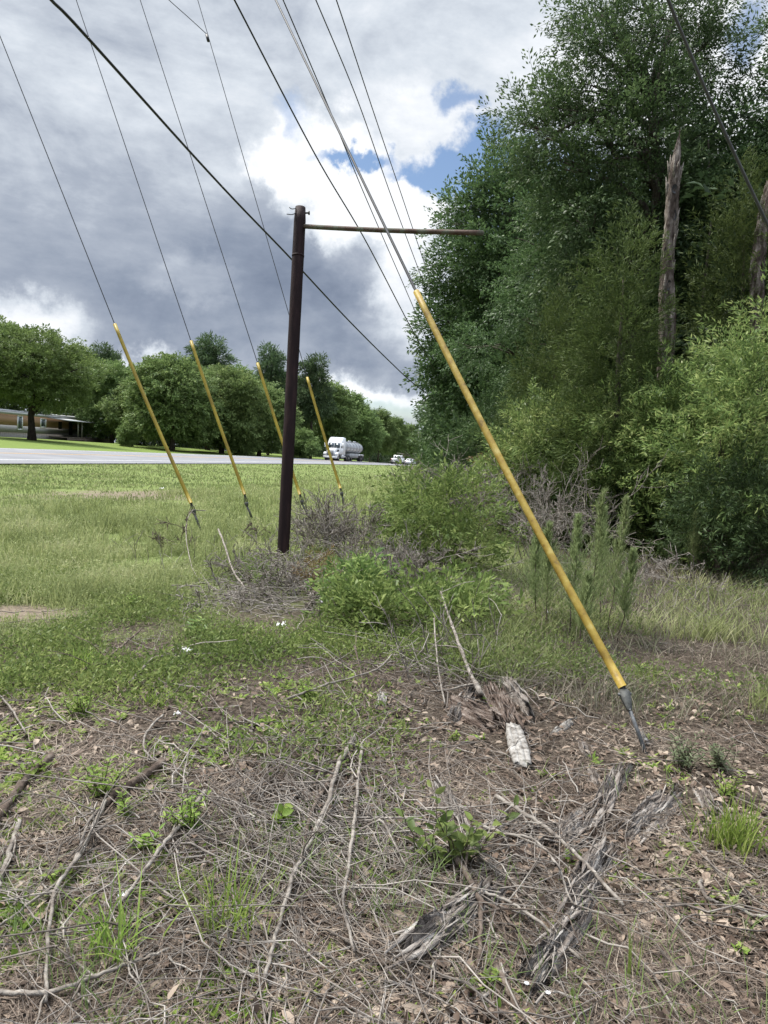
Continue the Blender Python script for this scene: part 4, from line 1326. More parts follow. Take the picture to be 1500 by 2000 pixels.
# ------------------------------------------------------------------ guy wires, cables
def guy(label, rod, clamp, g0, g1, depths, far_px, far_depth, guard_r, wire_r, mat, near=False, extra=None):
    """rod foot px, clamp px, guard bottom px, guard top px, then the wire up to far_px"""
    d0, d1, d2, d3 = depths
    foot = at(*rod, d0); foot[2] = gz(foot[0], foot[1]) - 0.03 if near else foot[2]
    c = at(*clamp, d1); a = at(*g0, d2); b = at(*g1, d3); e = at(*far_px, far_depth)
    r = thing('guy_wire', label, 'guy wire', foot, 'guy wires with yellow guards')
    # guard: an open-seamed plastic sleeve, very slightly bowed
    n = 18; t = np.linspace(0, 1, n)[:, None]
    P = a + (b - a) * t
    bow = np.array([0.0, 0.0, -1.0]) * 0.012 * np.linalg.norm(b - a) * np.sin(t * math.pi)
    P = P + bow
    m = MB(); v, f = tubes(P, np.full(n, guard_r), 18, cap=False)
    m.add(v, f[0])
    v2, f2 = tubes(P, np.full(n, guard_r * 0.84), 18, cap=False)
    m.add(v2, f2[0][:, ::-1])
    for k in (0, n - 1):     # lip between the outer and the inner skin
        o = np.arange(18) + k * 18; i = o + n * 18
        m.f[4].append(np.stack([o, np.roll(o, -1), np.roll(i, -1), i], -1) + 0)
    m.build('guard', mat, r, smooth=False)
    if near:
        m2 = MB(); side_ = unit(np.cross(b - a, _f)); off = (side_ * 0.55 - _f * 0.83) * guard_r
        add_tube(m2, P[1:-1] + off, 0.0014, 4); m2.build('seam', MAT['black'], [c_ for c_ in r.children if c_.name.startswith('guard')][0])
    # wire, through the guard and on up
    m = MB(); P = np.concatenate([[c], P, b + (e - b) * np.linspace(0.1, 2.4, 14)[:, None]])
    add_tube(m, P, wire_r, 7, cap=True); m.build('wire', MAT['wire'], r)
    m = MB(); u = unit(c - a)
    sd_ = unit(np.cross(u, _f))
    k = guard_r * (0.55 if near else 0.9)
    for sg in (-1, 1):
        add_tube(m, np.array([a + sd_ * sg * guard_r * 0.2, (a + c) / 2 + sd_ * sg * k, c + sd_ * sg * k * 0.9]), wire_r * 0.9, 6)
    m.build('loop', MAT['wire'], r)
    # clamp body
    m = MB()
    cl = 0.058 if near else 0.06
    h = 0.13 if near else 0.10
    q = unit(np.cross(u, sd_))
    P0 = c - u * h * 0.5; P1 = c + u * h * 0.5
    rings = []
    for pp, w in ((P0, 0.55), (P0 + u * 0.02, 0.78), (c, 0.66), (P1 - u * 0.01, 0.40), (P1, 0.25)):
        ww = w * cl * (0.62 if near else 0.75)
        rings.append(np.array([pp + sd_ * ww + q * ww * 0.55, pp - sd_ * ww + q * ww * 0.55, pp - sd_ * ww - q * ww * 0.55, pp + sd_ * ww - q * ww * 0.55]))
    V = np.concatenate(rings)
    Q = [(k * 4 + i, k * 4 + (i + 1) % 4, (k + 1) * 4 + (i + 1) % 4, (k + 1) * 4 + i) for k in range(4) for i in range(4)]
    m.add(V, np.array(Q + [(3, 2, 1, 0), (16, 17, 18, 19)]))
    cb = m.build('clamp', MAT['dark_steel'], r)
    for sg in (-1, 1):
        m = MB(); p = c - u * h * 0.30 + sd_ * sg * cl * 0.30
        add_tube(m, np.array([p, p + sd_ * sg * cl * 0.32]), cl * 0.16, 6); m.build('bolt', MAT['galv'], cb)
    m = MB(); add_tube(m, np.array([c + u * h * 0.4, c * 0.5 + foot * 0.5, foot]), [0.0105 if near else 0.018] * 3, 10)
    m.build('anchor_rod', MAT['galv'] if near else MAT['dark_steel'], r)
    return r


guy('nearest guy wire with a thick weathered yellow guard anchored in the brown litter', (1268, 1460), (1224, 1368), (1216, 1342), (813, 570),
    (3.83, 3.97, 4.03, 5.55), (500, -80), 8.2, 0.0245, 0.0115, MAT['guard_near'], near=True)
D2 = 11.5
guy('guy wire whose yellow guard rises leftmost over the grey road', (394, 1040), (379, 1001), (373, 983), (224, 633), (D2, D2, D2, D2 + 0.6), (-40, -30), 12.6, 0.029, 0.008, MAT['guard'])
guy('guy wire whose yellow guard ends right of the spreading roadside trees, second from the left', (492, 1012), (482, 986), (478, 966), (373, 666), (13, 13, 13, 13.6), (122, -80), 14.6, 0.029, 0.008, MAT['guard'])
guy('guy wire whose yellow guard passes behind the foot of the brown pole', (603, 1010), (590, 982), (586, 966), (503, 709), (13.6, 13.6, 13.6, 14.2), (248, -80), 15.5, 0.029, 0.008, MAT['guard'])
guy('guy wire whose yellow guard crosses in front of the tanker cab', (671, 985), (668, 966), (665, 954), (600, 737), (15, 15, 15, 15.6), (366, -70), 17, 0.029, 0.008, MAT['guard'])


def cable(name, label, pts, r0, mat, r1=None, group='overhead lines', n=40):
    P = smooth_path([at(*p) for p in pts], n)
    if name != 'service_wire':      # the lines run on overhead, well past the frame
        d0 = unit(at(*pts[0]) - at(*pts[1]))
        P = np.concatenate([P[0] + d0 * np.array([14, 9, 5, 2])[:, None], P])
        n = len(P)
        if name == 'grey_cable':
            P[-1] = P[-2] + (P[-1] - P[-2]) * 4
    base = P[-1]
    m = MB(); add_tube(m, P, np.linspace(r0, r1 or r0, n), 7)
    o = m.build(name, mat, origin=base, smooth=True)
    return tag(o, label, 'cable', group)


cable('black_cable', 'thick black cable sagging from the upper left down behind the pole to the wood',
      [(40, -70, 4.4), (100, 0, 4.9), (165, 67, 5.4), (365, 290, 7.8), (465, 398, 9.4), (570, 507, 11.6), (680, 625, 15.5), (760, 705, 20), (815, 755, 24), (880, 800, 30)], 0.0105, MAT['wire'], 0.017)
cable('overhead_wire', 'thin wire crossing the sky between the brown pole top and the thick near guy wire',
      [(440, -35, 9), (458, 0, 9.4), (620, 310, 13), (714, 470, 16), (800, 635, 21), (850, 725, 25)], 0.011, MAT['wire'], 0.015)
cable('overhead_wire', 'thin wire hugging the right side of the thick near guy wire',
      [(535, -40, 13), (553, 0, 13.4), (640, 205, 16), (714, 385, 20), (790, 560, 25), (850, 700, 30)], 0.011, MAT['wire'], 0.014)
cable('overhead_wire', 'thin wire crossing the blue gap in the clouds, left of two',
      [(600, -40, 13), (617, 0, 13.4), (700, 200, 17), (763, 380, 21), (817, 525, 26), (850, 615, 30)], 0.011, MAT['wire'], 0.014)
cable('overhead_wire', 'thin wire crossing the blue gap in the clouds, right of two',
      [(640, -40, 13), (657, 0, 13.4), (730, 220, 18), (784, 380, 22), (830, 517, 27), (860, 600, 31)], 0.011, MAT['wire'], 0.014)
cable('grey_cable', 'stout grey cable slanting down in front of the trees at upper right',
      [(1280, -60, 6.4), (1305, 0, 6.6), (1340, 85, 6.8), (1400, 225, 7.1), (1500, 440, 7.6), (1560, 560, 7.9)], 0.016, MAT['wire_grey'])
o = cable('service_wire', 'short thin wire joining the fourth guy wire at the top of the photo', [(300, -30, 15), (330, 0, 15.2), (368, 34, 15.4), (403, 66, 15.9)], 0.008, MAT['wire'], n=12)
m = MB(); add_tube(m, np.array([at(404, 68, 16.25), at(407, 80, 16.2)]), 0.034, 8)
m.build('splice', MAT['wire'], o, origin=np.array(o.location))


# ------------------------------------------------------------------ shrubs at the wood's edge
def shrub(name, label, px, depth, rx, h, n, tmpl, leaf, seed, cat='shrub', group=None, stems=9, scale=1.0, lobes=None, droop=-0.15, r_stem=0.018, loc=None, ry=None, flat=0.75):
    rng = np.random.default_rng(seed)
    loc = base_at(px, depth) if loc is None else np.asarray(loc, float)
    r = thing(name, label, cat, loc, group)
    ry = ry or rx
    if lobes is None:
        lobes = []
        k = 11
        for i in range(k):
            f = i / (k - 1); a = i * 2.399 + rng.random()
            q = 0.55 * (1 - 0.5 * f)
            s = 0.26 + 0.20 * rng.random()
            lobes.append((math.cos(a) * rx * q, math.sin(a) * ry * q, h * (0.16 + 0.68 * f * (0.8 + 0.3 * rng.random())), rx * s * 1.15, ry * s * 1.15, h * s * flat * 0.8))
    lobes = np.array(lobes)
    m = MB(); lst = []
    for i in range(stems):
        lb = lobes[i % len(lobes)]
        e = lb[:3] + rng.normal(size=3) * lb[3:] * 0.3
        b = np.array([rng.normal() * 0.1 * rx, rng.normal() * 0.1 * ry, -0.05])
        p = limb_path(b, e, rng, 5, 0.05, 0.04)
        lst.append((p + loc, np.linspace(r_stem, r_stem * 0.3, 5)))
        for _ in range(4):
            lst.append((limb_path(p[2 + int(rng.integers(0, 2))], lb[:3] + rand_unit(1, rng)[0] * lb[3:] * 0.9, rng, 5, 0.02, 0.05) + loc, np.linspace(r_stem * 0.45, r_stem * 0.12, 5)))
    tubes_list(m, lst, 5)
    m.build('stems', MAT['brown_wood'], r)
    P, D = lobe_points(rng, lobes, n, 0.55, 0.35, cull=0.5)
    P[:, 2] = np.maximum(P[:, 2], 0.04)
    D = unit(D + rng.normal(size=D.shape) * 0.45 - np.array([0, 0, droop]))
    v, f = place(tmpl, P + loc, D, scale * (0.65 + 0.7 * rng.random(n)), rng, roll=1.0)
    link_mesh('foliage', v, f, leaf, r)
    return r


G = 'shrubs along the wood edge'
shrub('shrub', 'tall rounded green shrub beside the yellow guard, nearest the middle of the wood edge', 1080, 14.0, 1.5, 3.0, 900, T_SHRUB, MAT['shrub_leaf'], 201, group=G, scale=1.15)
shrub('shrub', 'bright leafy shrub in front of the foot of the dead snag', 1265, 12.5, 1.3, 3.1, 900, T_SHRUB, MAT['shrub_leaf'], 202, group=G, scale=1.1)
shrub('shrub', 'biggest yellow green shrub filling the right photo edge below the grey trunk', 1450, 11.2, 1.7, 3.9, 1500, T_SHRUB, MAT['shrub_leaf'], 203, group=G, scale=1.05)
shrub('shrub', 'dark low shrub at the right photo edge beneath the biggest shrub', 1450, 10.2, 1.2, 1.5, 600, T_SHRUB, MAT['oak_leaf'], 204, group=G, scale=0.95)
shrub('shrub', 'mid green shrub between the snag shrub and the biggest shrub', 1340, 12.8, 1.2, 2.4, 650, T_SHRUB, MAT['shrub_leaf'], 205, group=G, scale=1.1)
shrub('shrub', 'dark bush in the hollow behind the tall feathery weeds', 1180, 13.2, 1.1, 1.7, 500, T_SHRUB, MAT['oak_leaf'], 206, group=G, scale=1.1)
shrub('shrub', 'leafy shrub at the far end of the wood edge behind the yellow guard', 960, 19.0, 1.6, 2.9, 700, T_SHRUB, MAT['oak_leaf'], 207, group=G, scale=1.6)
shrub('shrub', 'far green bush below the end tree of the wood', 920, 32.0, 1.6, 3.0, 600, T_OAK2, MAT['oak_leaf'], 208, group=G, scale=1.0)
shrub('shrub', 'small pale shrub with rusty leaf tips touching the yellow guard', 985, 15.0, 0.5, 1.6, 160, T_SHRUB, MAT['rust_leaf'], 209, group=G, scale=1.0)
shrub('bramble_bush', 'wide light green bush right of the brown pole with dead sticks leaning into it', 880, 9.2, 0.95, 1.3, 500, T_BUSH, MAT['bright_leaf'], 210, cat='bush', scale=1.05, r_stem=0.010, flat=0.9)
shrub('bramble_bush', 'light green bush tip left of the wide bush, over the dead twigs', 800, 10.6, 0.55, 1.1, 300, T_BUSH, MAT['bright_leaf'], 211, cat='bush', scale=1.1, r_stem=0.009)
shrub('low_bush', 'low bright bush of upright leaves in front of the wide light green bush', 880, 0, 0.50, 0.25, 110, T_BUSH, MAT['bright_leaf'], 212, cat='bush', loc=gp(880, 1215), droop=-0.8, r_stem=0.005, ry=0.8)
shrub('low_bush', 'low dark green bush in front of the dead twigs right of the pole', 705, 0, 0.30, 0.26, 130, T_BUSH, MAT['shrub_leaf'], 213, cat='bush', loc=gp(700, 1180), droop=-0.8, r_stem=0.005)
shrub('low_bush', 'yellow green low bush just left of the upright leaf bush', 720, 0, 0.34, 0.22, 150, T_BUSH, MAT['bright_leaf'], 214, cat='bush', loc=gp(715, 1225), droop=-0.7, r_stem=0.004)
shrub('seedling', 'rusty orange cedar seedling at the foot of the brown pole', 625, 0, 0.16, 0.33, 60, [spray_template(rg, 0.18, 26, 0.04, 0.006, 0.2, 0.3) for _ in range(3)], MAT['rust_leaf'], 215, cat='seedling', loc=gp(618, 1150), r_stem=0.006, stems=4)
shrub('seedling', 'yellow leaved seedling left of the rusty cedar seedling', 513, 0, 0.12, 0.26, 26, T_SHRUB_S, MAT['bright_leaf'], 216, cat='seedling', loc=gp(512, 1150), r_stem=0.004, stems=4, scale=0.7)


# feathery tall weeds
def feathery(label, px, py, h, seed, lean=0.0, n=420, w=0.15):
    rng = np.random.default_rng(seed)
    loc = gp(px, py)
    r = thing('feathery_weed', label, 'weed', loc, 'tall feathery weeds behind the yellow guard')
    top = np.array([lean * h, rng.normal() * 0.05 * h, h])
    stem = limb_path((0, 0, -0.02), top, rng, 8, 0, 0.012)
    m = MB(); add_tube(m, stem + loc, np.linspace(0.006, 0.002, 8), 5)
    f = 0.22 + 0.76 * rng.random(n) ** 0.9
    i = np.clip((f * 7).astype(int), 0, 6); u = f * 7 - i
    A = stem[i] * (1 - u)[:, None] + stem[i + 1] * u[:, None]
    a = rng.random(n) * 2 * math.pi
    ww = w * np.clip((1.02 - f) * 1.6, 0.05, 1) * (0.3 + 0.7 * rng.random(n))
    out = np.stack([np.cos(a), np.sin(a), 1.5 + 0 * a], 1)
    ww = ww * (0.55 + 0.75 * np.sin(f * 23 + a * 1.0 + seed) ** 2)
    m.build('stem', MAT['brown_wood'], r)
    # side sprigs with needle leaves
    kk = 6
    t = rng.random((n, kk))
    P = A[:, None] + out[:, None] * (ww[:, None] * t)[:, :, None]
    D = unit(out[:, None] + rng.normal(size=(n, kk, 3)) * 0.5 + np.array([0, 0, 0.7]))
    P = P.reshape(-1, 3); D = D.reshape(-1, 3)
    v, q = leaf_quads(P + loc, D, rand_unit(len(P), rng), 0.035 + 0.03 * rng.random(len(P)), np.full(len(P), 0.0046), 0.0, 0.1)
    link_mesh('foliage', v, [q], MAT['fennel_leaf'], r)


for i, (lab, px, py, h, ln) in enumerate([
    ('feathery weed tallest of the clump, beside the right side of the yellow guard', 1150, 1240, 1.28, 0.03),
    ('feathery weed with a double tip at the right side of the clump', 1188, 1240, 1.22, 0.05),
    ('feathery weed crossed by the yellow guard', 1112, 1245, 1.05, 0.0),
    ('short feathery weed just left of the yellow guard', 1068, 1235, 0.95, -0.04),
    ('feathery weed leaning left at the left side of the clump', 1048, 1220, 0.90, -0.10),
    ('lone feathery weed below the biggest shrub, away from the clump', 1350, 1130, 0.92, 0.02),
    ('bushy feathery weed in front of the double tipped one', 1205, 1255, 0.80, 0.08),
    ('small feathery weed at the foot of the clump', 1130, 1265, 0.60, 0.05),
    ('feathery weed between the tallest and the double tipped one', 1170, 1225, 1.10, -0.02)]):
    feathery(lab, px, py, h, 300 + i, ln)


# dead, leafless brush
def dead_brush(name, label, loc, r, h, stems, seed, rad=0.008, cat='dead shrub', levels=3, spread=0.55, grav=0.0, mat='twig', tilt=0.35):
    rng = np.random.default_rng(seed)
    lst = []
    loc = np.asarray(loc, float)
    for _ in range(stems):
        b = loc + np.array([rng.normal() * r * 0.35, rng.normal() * r * 0.35, -0.02])
        d = np.array([rng.normal() * tilt, rng.normal() * tilt, 1.0])
        lst += grow(rng, b, d, h * (0.45 + 0.3 * rng.random()), rad, levels, (2, 4), spread, grav)
    P = np.array([a for a, _ in lst]); R = np.array([b for _, b in lst])
    P[:, :, 2] = np.maximum(P[:, :, 2], loc[2] - 0.02)
    v, f = tubes(P, np.maximum(R, 0.0016 + 0.00022 * loc[1]), 4, cap=False)
    o = link_mesh(name, v, [f[0]], MAT['pale_wood' if mat == 'twig' else mat], origin=loc)
    return tag(o, label, cat)


dead_brush('dead_shrub', 'grey leafless twiggy shrub right of the brown pole below the third and fourth guards', base_at(650, 10.4), 0.95, 0.85, 60, 401, 0.007)
dead_brush('dead_shrub', 'grey bare twig shrub in the dark hollow of the wood edge', base_at(1110, 11.4), 1.0, 1.5, 34, 402, 0.010)
dead_brush('dead_shrub', 'grey bare brush behind the wide light green bush', base_at(900, 13.5), 1.2, 1.6, 50, 403, 0.010)
dead_brush('dead_shrub', 'pale bare twigs at the foot of the dark low shrub at the right photo edge', base_at(1270, 9.3), 0.8, 0.7, 16, 404, 0.007, tilt=0.9)
dead_brush('dead_shrub', 'dead bramble tangle on the near side of the wide light green bush', gp(775, 1150), 0.75, 0.75, 50, 405, 0.006, tilt=1.0)
dead_brush('dead_shrub', 'dark dry weed stalks standing in the grass under the first guard', gp(345, 1075), 0.4, 0.55, 3, 406, 0.006, mat='brown_wood')
dead_brush('dead_shrub', 'dead stalks standing in the grass under the second guard', gp(490, 1060), 0.4, 0.5, 3, 407, 0.005, mat='brown_wood')
dead_brush('brush_pile', 'pile of bleached cut branches heaped at the foot of the brown pole', gp(555, 1135), 1.15, 0.62, 62, 408, 0.010, cat='brush pile', tilt=1.8, grav=0.08, mat='pale_wood')
dead_brush('twig_heap', 'heap of bleached twigs on the ground left of the rusty seedling', gp(500, 1185), 0.8, 0.45, 34, 409, 0.009, cat='brush pile', tilt=2.0, grav=0.10, mat='pale_wood')


# ------------------------------------------------------------------ fallen branches, logs
def branch(label, px_pts, r0, r1, seed, mat='pale_wood', lifts=None, twigs=3, name='fallen_branch', group='fallen branches on the litter', tw_len=0.28):
    rng = np.random.default_rng(seed)
    pts = [gp(*p) for p in px_pts]
    n = max(14, len(pts) * 5)
    P = smooth_path(pts, n)
    P[:, 2] = ground_z(P[:, 0], P[:, 1])
    lf = np.interp(np.linspace(0, 1, n), np.linspace(0, 1, len(lifts)), lifts) if lifts is not None else np.full(n, 0.012)
    R = np.linspace(r0, r1, n) * (1 + 0.10 * rng.normal(size=n))
    P[:, 2] += lf + R * 0.8 + 0.012
    P[1:-1] += rng.normal(size=(n - 2, 3)) * r0 * 0.2
    m = MB(); add_tube(m, P, R, 8)
    lst = []
    for _ in range(twigs):
        k = int(rng.integers(2, n - 2))
        d = unit(P[k + 1] - P[k] + rng.normal(size=3) * 0.6); d[2] = abs(d[2]) * 0.3
        lst += grow(rng, P[k], d, tw_len * (0.6 + 0.8 * rng.random()), max(R[k] * 0.5, 0.003), 1, (1, 2), 0.6, 0.06)
    if lst:
        tubes_list(m, lst, 5, 0.0014)
    o = m.build(name, MAT[mat], origin=P[0], smooth=False)
    return tag(o, label, 'branch', group)


for i, (lab, pts, a, b, mt, lf, tw) in enumerate([
    ('long pale branch running down the middle of the twig heap from its cut top end', [(690, 1455), (655, 1540), (640, 1600), (600, 1690), (570, 1750), (540, 1850), (515, 1950)], 0.0125, 0.005, 'pale_wood', [0.03, 0.06, 0.05, 0.04, 0.03], 5),
    ('shorter grey branch lying close along the left of the long pale branch', [(672, 1480), (640, 1545), (610, 1600), (590, 1690), (575, 1760)], 0.011, 0.006, 'brown_wood', [0.01, 0.02, 0.01], 2),
    ('pale branch to the right of the long pale branch with an arched fork', [(705, 1480), (697, 1560), (690, 1640), (680, 1720), (670, 1800), (690, 1900)], 0.009, 0.004, 'pale_wood', [0.04, 0.05, 0.04], 4),
    ('thin white arched twig bending right out of the twig heap', [(690, 1660), (740, 1660), (770, 1690), (795, 1720)], 0.005, 0.003, 'pale_wood', [0.05, 0.10, 0.06, 0.02], 1),
    ('straight pale stick slanting down between the heap and the long blade tuft', [(400, 1562), (350, 1635), (310, 1690), (270, 1745), (228, 1800)], 0.009, 0.006, 'pale_wood', [0.02, 0.04, 0.03], 1),
    ('dark thick curved branch with a knobby top left of the straight pale stick', [(318, 1505), (285, 1530), (250, 1555), (220, 1575), (200, 1592)], 0.020, 0.013, 'brown_wood', [0.01, 0.02, 0.01], 1),
    ('long branch leading down from the dark thick branch to the photo bottom', [(205, 1590), (180, 1650), (150, 1715), (110, 1770), (95, 1850), (88, 1990)], 0.009, 0.005, 'pale_wood', [0.03, 0.05, 0.03], 4),
    ('pale forked branch next to the long branch on the left', [(200, 1600), (170, 1640), (135, 1730), (60, 1790), (0, 1830)], 0.007, 0.004, 'pale_wood', [0.03, 0.04, 0.02], 3),
    ('thick grey branch entering from the left edge over the weeds', [(100, 1492), (60, 1530), (30, 1570), (0, 1612), (-30, 1650)], 0.017, 0.013, 'brown_wood', [0.01, 0.02, 0.01], 1),
    ('grey branch at the left photo edge below the thick one', [(38, 1620), (20, 1680), (0, 1740), (-20, 1790)], 0.010, 0.007, 'pale_wood', [0.01, 0.02, 0.02], 1),
    ('bent pale branch along the bottom left corner', [(-10, 1968), (90, 1975), (190, 1945), (260, 1915), (330, 1880)], 0.008, 0.004, 'pale_wood', [0.02, 0.03, 0.04, 0.02], 2),
    ('pale branch with a thin top leaning down to the rotten log', [(856, 1212), (880, 1268), (905, 1320), (922, 1350), (938, 1378)], 0.009, 0.017, 'pale_wood', [0.26, 0.14, 0.06, 0.05], 3),
    ('thin pale stick standing left of the log branch', [(845, 1255), (850, 1310), (856, 1345), (868, 1392)], 0.006, 0.005, 'pale_wood', [0.18, 0.10, 0.03], 2),
    ('long pale branch lying from the broad leaved sapling towards the lower right', [(968, 1578), (1010, 1610), (1060, 1648), (1110, 1690), (1160, 1740), (1215, 1795)], 0.010, 0.006, 'pale_wood', [0.03, 0.05, 0.05, 0.03], 5),
    ('many forked pale twig branch sprawling below the sapling', [(940, 1640), (985, 1670), (1040, 1690), (1080, 1730), (1110, 1790), (1130, 1800)], 0.007, 0.003, 'pale_wood', [0.04, 0.08, 0.07, 0.02], 7),
    ('dark based branch running down below the sapling to the photo bottom', [(880, 1660), (888, 1700), (910, 1745), (930, 1780), (938, 1840), (932, 1910)], 0.014, 0.006, 'brown_wood', [0.02, 0.04, 0.04, 0.02], 3),
    ('thin pale branch crossing right from the dark based branch', [(935, 1775), (990, 1795), (1040, 1835), (1080, 1865), (1130, 1905)], 0.006, 0.004, 'pale_wood', [0.04, 0.05, 0.03], 2),
    ('long thin arched branch between the low weeds and the rotten log', [(556, 1385), (620, 1370), (680, 1358), (735, 1338), (765, 1310)], 0.008, 0.005, 'pale_wood', [0.03, 0.08, 0.09, 0.10], 2),
    ('s shaped pale twig above the dark thick branch', [(318, 1410), (290, 1440), (280, 1475), (298, 1500), (350, 1528)], 0.007, 0.004, 'pale_wood', [0.02, 0.03, 0.02], 1),
    ('straight grey branch lying across the green weeds', [(255, 1345), (300, 1300), (360, 1292), (425, 1290)], 0.010, 0.006, 'pale_wood', [0.02, 0.03, 0.03], 2),
    ('dark crooked branch in the weeds left of the straight grey branch', [(118, 1345), (160, 1325), (215, 1300), (275, 1248)], 0.013, 0.006, 'brown_wood', [0.01, 0.04, 0.06], 2),
    ('thin bleached twig slanting at the left edge above the thick grey branch', [(-10, 1365), (22, 1400), (50, 1445)], 0.006, 0.004, 'pale_wood', [0.03, 0.03, 0.02], 1),
    ('short stub of a branch at the bottom below the split log', [(966, 1912), (985, 1950), (1010, 1998)], 0.011, 0.009, 'brown_wood', [0.01, 0.02, 0.01], 0),
    ('small curved grey stick on the leaf litter near the right edge', [(1368, 1735), (1366, 1752), (1380, 1775), (1402, 1778)], 0.008, 0.005, 'pale_wood', [0.01, 0.02, 0.01], 0),
    ('pale twig half buried at the right photo edge', [(1436, 1788), (1470, 1802), (1510, 1812)], 0.007, 0.006, 'pale_wood', [0.01, 0.01, 0.01], 0),
    ('curved pale twig arching in the grass under the first guard', [(400, 1040), (375, 1050), (362, 1075), (372, 1120), (392, 1145)], 0.008, 0.005, 'pale_wood', [0.35, 0.42, 0.30, 0.10, 0.02], 1),
    ('pale forked sticks in the grass left of the brush pile', [(425, 1075), (440, 1105), (455, 1140), (480, 1165)], 0.013, 0.010, 'pale_wood', [0.28, 0.15, 0.05], 2),
    ('grey log like branch lying below the rusty seedling', [(600, 1168), (640, 1163), (700, 1160)], 0.02, 0.016, 'brown_wood', [0.01, 0.02, 0.01], 1),
    ('long bare stick leaning into the wide light green bush', [(755, 1150), (800, 1115), (850, 1080), (905, 1040)], 0.012, 0.006, 'pale_wood', [0.05, 0.25, 0.45, 0.62], 4),
    ('dark slim stick lying over the litter near the dead weed left of the log', [(690, 1300), (705, 1345), (712, 1400)], 0.005, 0.004, 'brown_wood', [0.12, 0.06, 0.02], 1),
]):
    branch(lab, pts, a, b, 500 + i, mt, lf, tw)


def rotten(label, p0, p1, w, h, n, seed, mat='rotten_wood', name='rotten_log', cat='rotten wood', core=True, group='rotten logs and slabs on the litter'):
    """a decayed log: a deeply grooved, ragged slab with a few loose splinters; local Y runs along the grain"""
    rng = np.random.default_rng(seed)
    a = gp(*p0); b = gp(*p1)
    u = b - a; L = float(np.linalg.norm(u)); u /= L
    sd_ = unit(np.cross(u, np.array([0, 0, 1.0]))); up = np.cross(sd_, u)
    m = MB(); h *= 1.15 if mat == 'red_rot' else 1.7

    def slab(x0, wd, y0, ln, hh, zb, K=26, Sd=19):
        xs = np.linspace(-1, 1, Sd)
        groove = 0.62 + 0.38 * rng.random(Sd); groove[::3] *= 0.72
        n0 = rng.normal(size=Sd) * 0.07 * ln + np.where(rng.random(Sd) < 0.3, -0.10 * ln, 0)
        n1 = rng.normal(size=Sd) * 0.10 * ln - np.where(rng.random(Sd) < 0.35, 0.16 * ln, 0)
        V = np.zeros((K, Sd, 3)); wob = rng.random() * 6
        for k in range(K):
            t = k / (K - 1)
            ww = wd * 0.5 * (0.72 + 0.28 * math.sin(math.pi * (0.15 + 0.7 * t))) * (1 + 0.10 * math.sin(t * 9 + wob))
            prof = np.sqrt(np.clip(1 - xs ** 2, 0, 1)) * 0.75 + 0.25 * (np.abs(xs) < 0.97)
            z = hh * prof * groove * (0.80 + 0.20 * math.sin(t * 7 + wob * 2)) * (1 + 0.10 * rng.normal(size=Sd))
            z = z * (0.35 if k in (0, K - 1) else 1.0)
            V[k, :, 0] = x0 + xs * ww + 0.012 * wd * rng.normal(size=Sd) + 0.12 * wd * math.sin(t * 4 + wob)
            V[k, :, 1] = y0 + ln * t + n0 * (1 - t) ** 3 + n1 * t ** 3
            V[k, :, 2] = zb + z - 0.006
        i = np.arange(K * Sd).reshape(K, Sd)
        q = np.stack([i[:-1, :-1], i[:-1, 1:], i[1:, 1:], i[1:, :-1]], -1).reshape(-1, 4)
        W = V.copy(); W[:, :, 2] = zb - 0.02
        o = K * Sd; edge = []
        for r in (i[0], i[-1][::-1], i[:, 0][::-1], i[:, -1]):
            edge += [(r[c + 1], r[c], r[c] + o, r[c + 1] + o) for c in range(len(r) - 1)]
        m.add(np.concatenate([V.reshape(-1, 3), W.reshape(-1, 3)]), q, np.array(edge))
    parts = 1 if w < 0.07 else 3
    for k in range(parts):
        f = (k + 0.5) / parts - 0.5
        slab(f * w * 0.9, w / parts * (1.25 if parts > 1 else 1.0), L * 0.06 * rng.normal(), L * (0.75 + 0.3 * rng.random()), h * (1.0 - 0.5 * abs(f)) * (0.7 + 0.4 * rng.random()) if core else h * 0.6, 0.0)
    for _ in range(int(n * 0.22)):
        x = (rng.random() - 0.5) * w * 1.15; y = L * (rng.random() * 0.9 - 0.05); ln = min((0.15 + 0.4 * rng.random()) * L, 0.22)
        z = h * 0.7 * math.sqrt(max(0.02, 1 - min(1, (2 * x / w) ** 2))) * (0.6 + 0.5 * rng.random())
        d = unit(np.array([rng.normal() * 0.10, 1.0, rng.normal() * 0.07])); c = np.array([x, y, z])
        tw = 0.003 + 0.009 * rng.random() ** 2; tt = tw * 0.35
        s2 = unit(np.cross(d, [0, 0, 1.0]) + rng.normal(size=3) * 0.4); u2 = np.cross(s2, d); V = []
        for t, k in ((0, 0.3), (0.25, 1.0), (0.6, 0.85), (1.0, 0.12)):
            c2 = c + d * ln * t
            V += [c2 + s2 * tw * k + u2 * tt * k, c2 - s2 * tw * k + u2 * tt * k, c2 - s2 * tw * k - u2 * tt * k, c2 + s2 * tw * k - u2 * tt * k]
        Q = [(k * 4 + i, k * 4 + (i + 1) % 4, (k + 1) * 4 + (i + 1) % 4, (k + 1) * 4 + i) for k in range(3) for i in range(4)] + [(3, 2, 1, 0), (12, 13, 14, 15)]
        m.add(np.array(V), np.array(Q))
    o = m.build(name, MAT[mat], origin=np.zeros(3))
    o.matrix_world = Matrix(((sd_[0], u[0], up[0], a[0]), (sd_[1], u[1], up[1], a[1]), (sd_[2], u[2], up[2], a[2]), (0, 0, 0, 1)))
    return tag(o, label, cat, group)


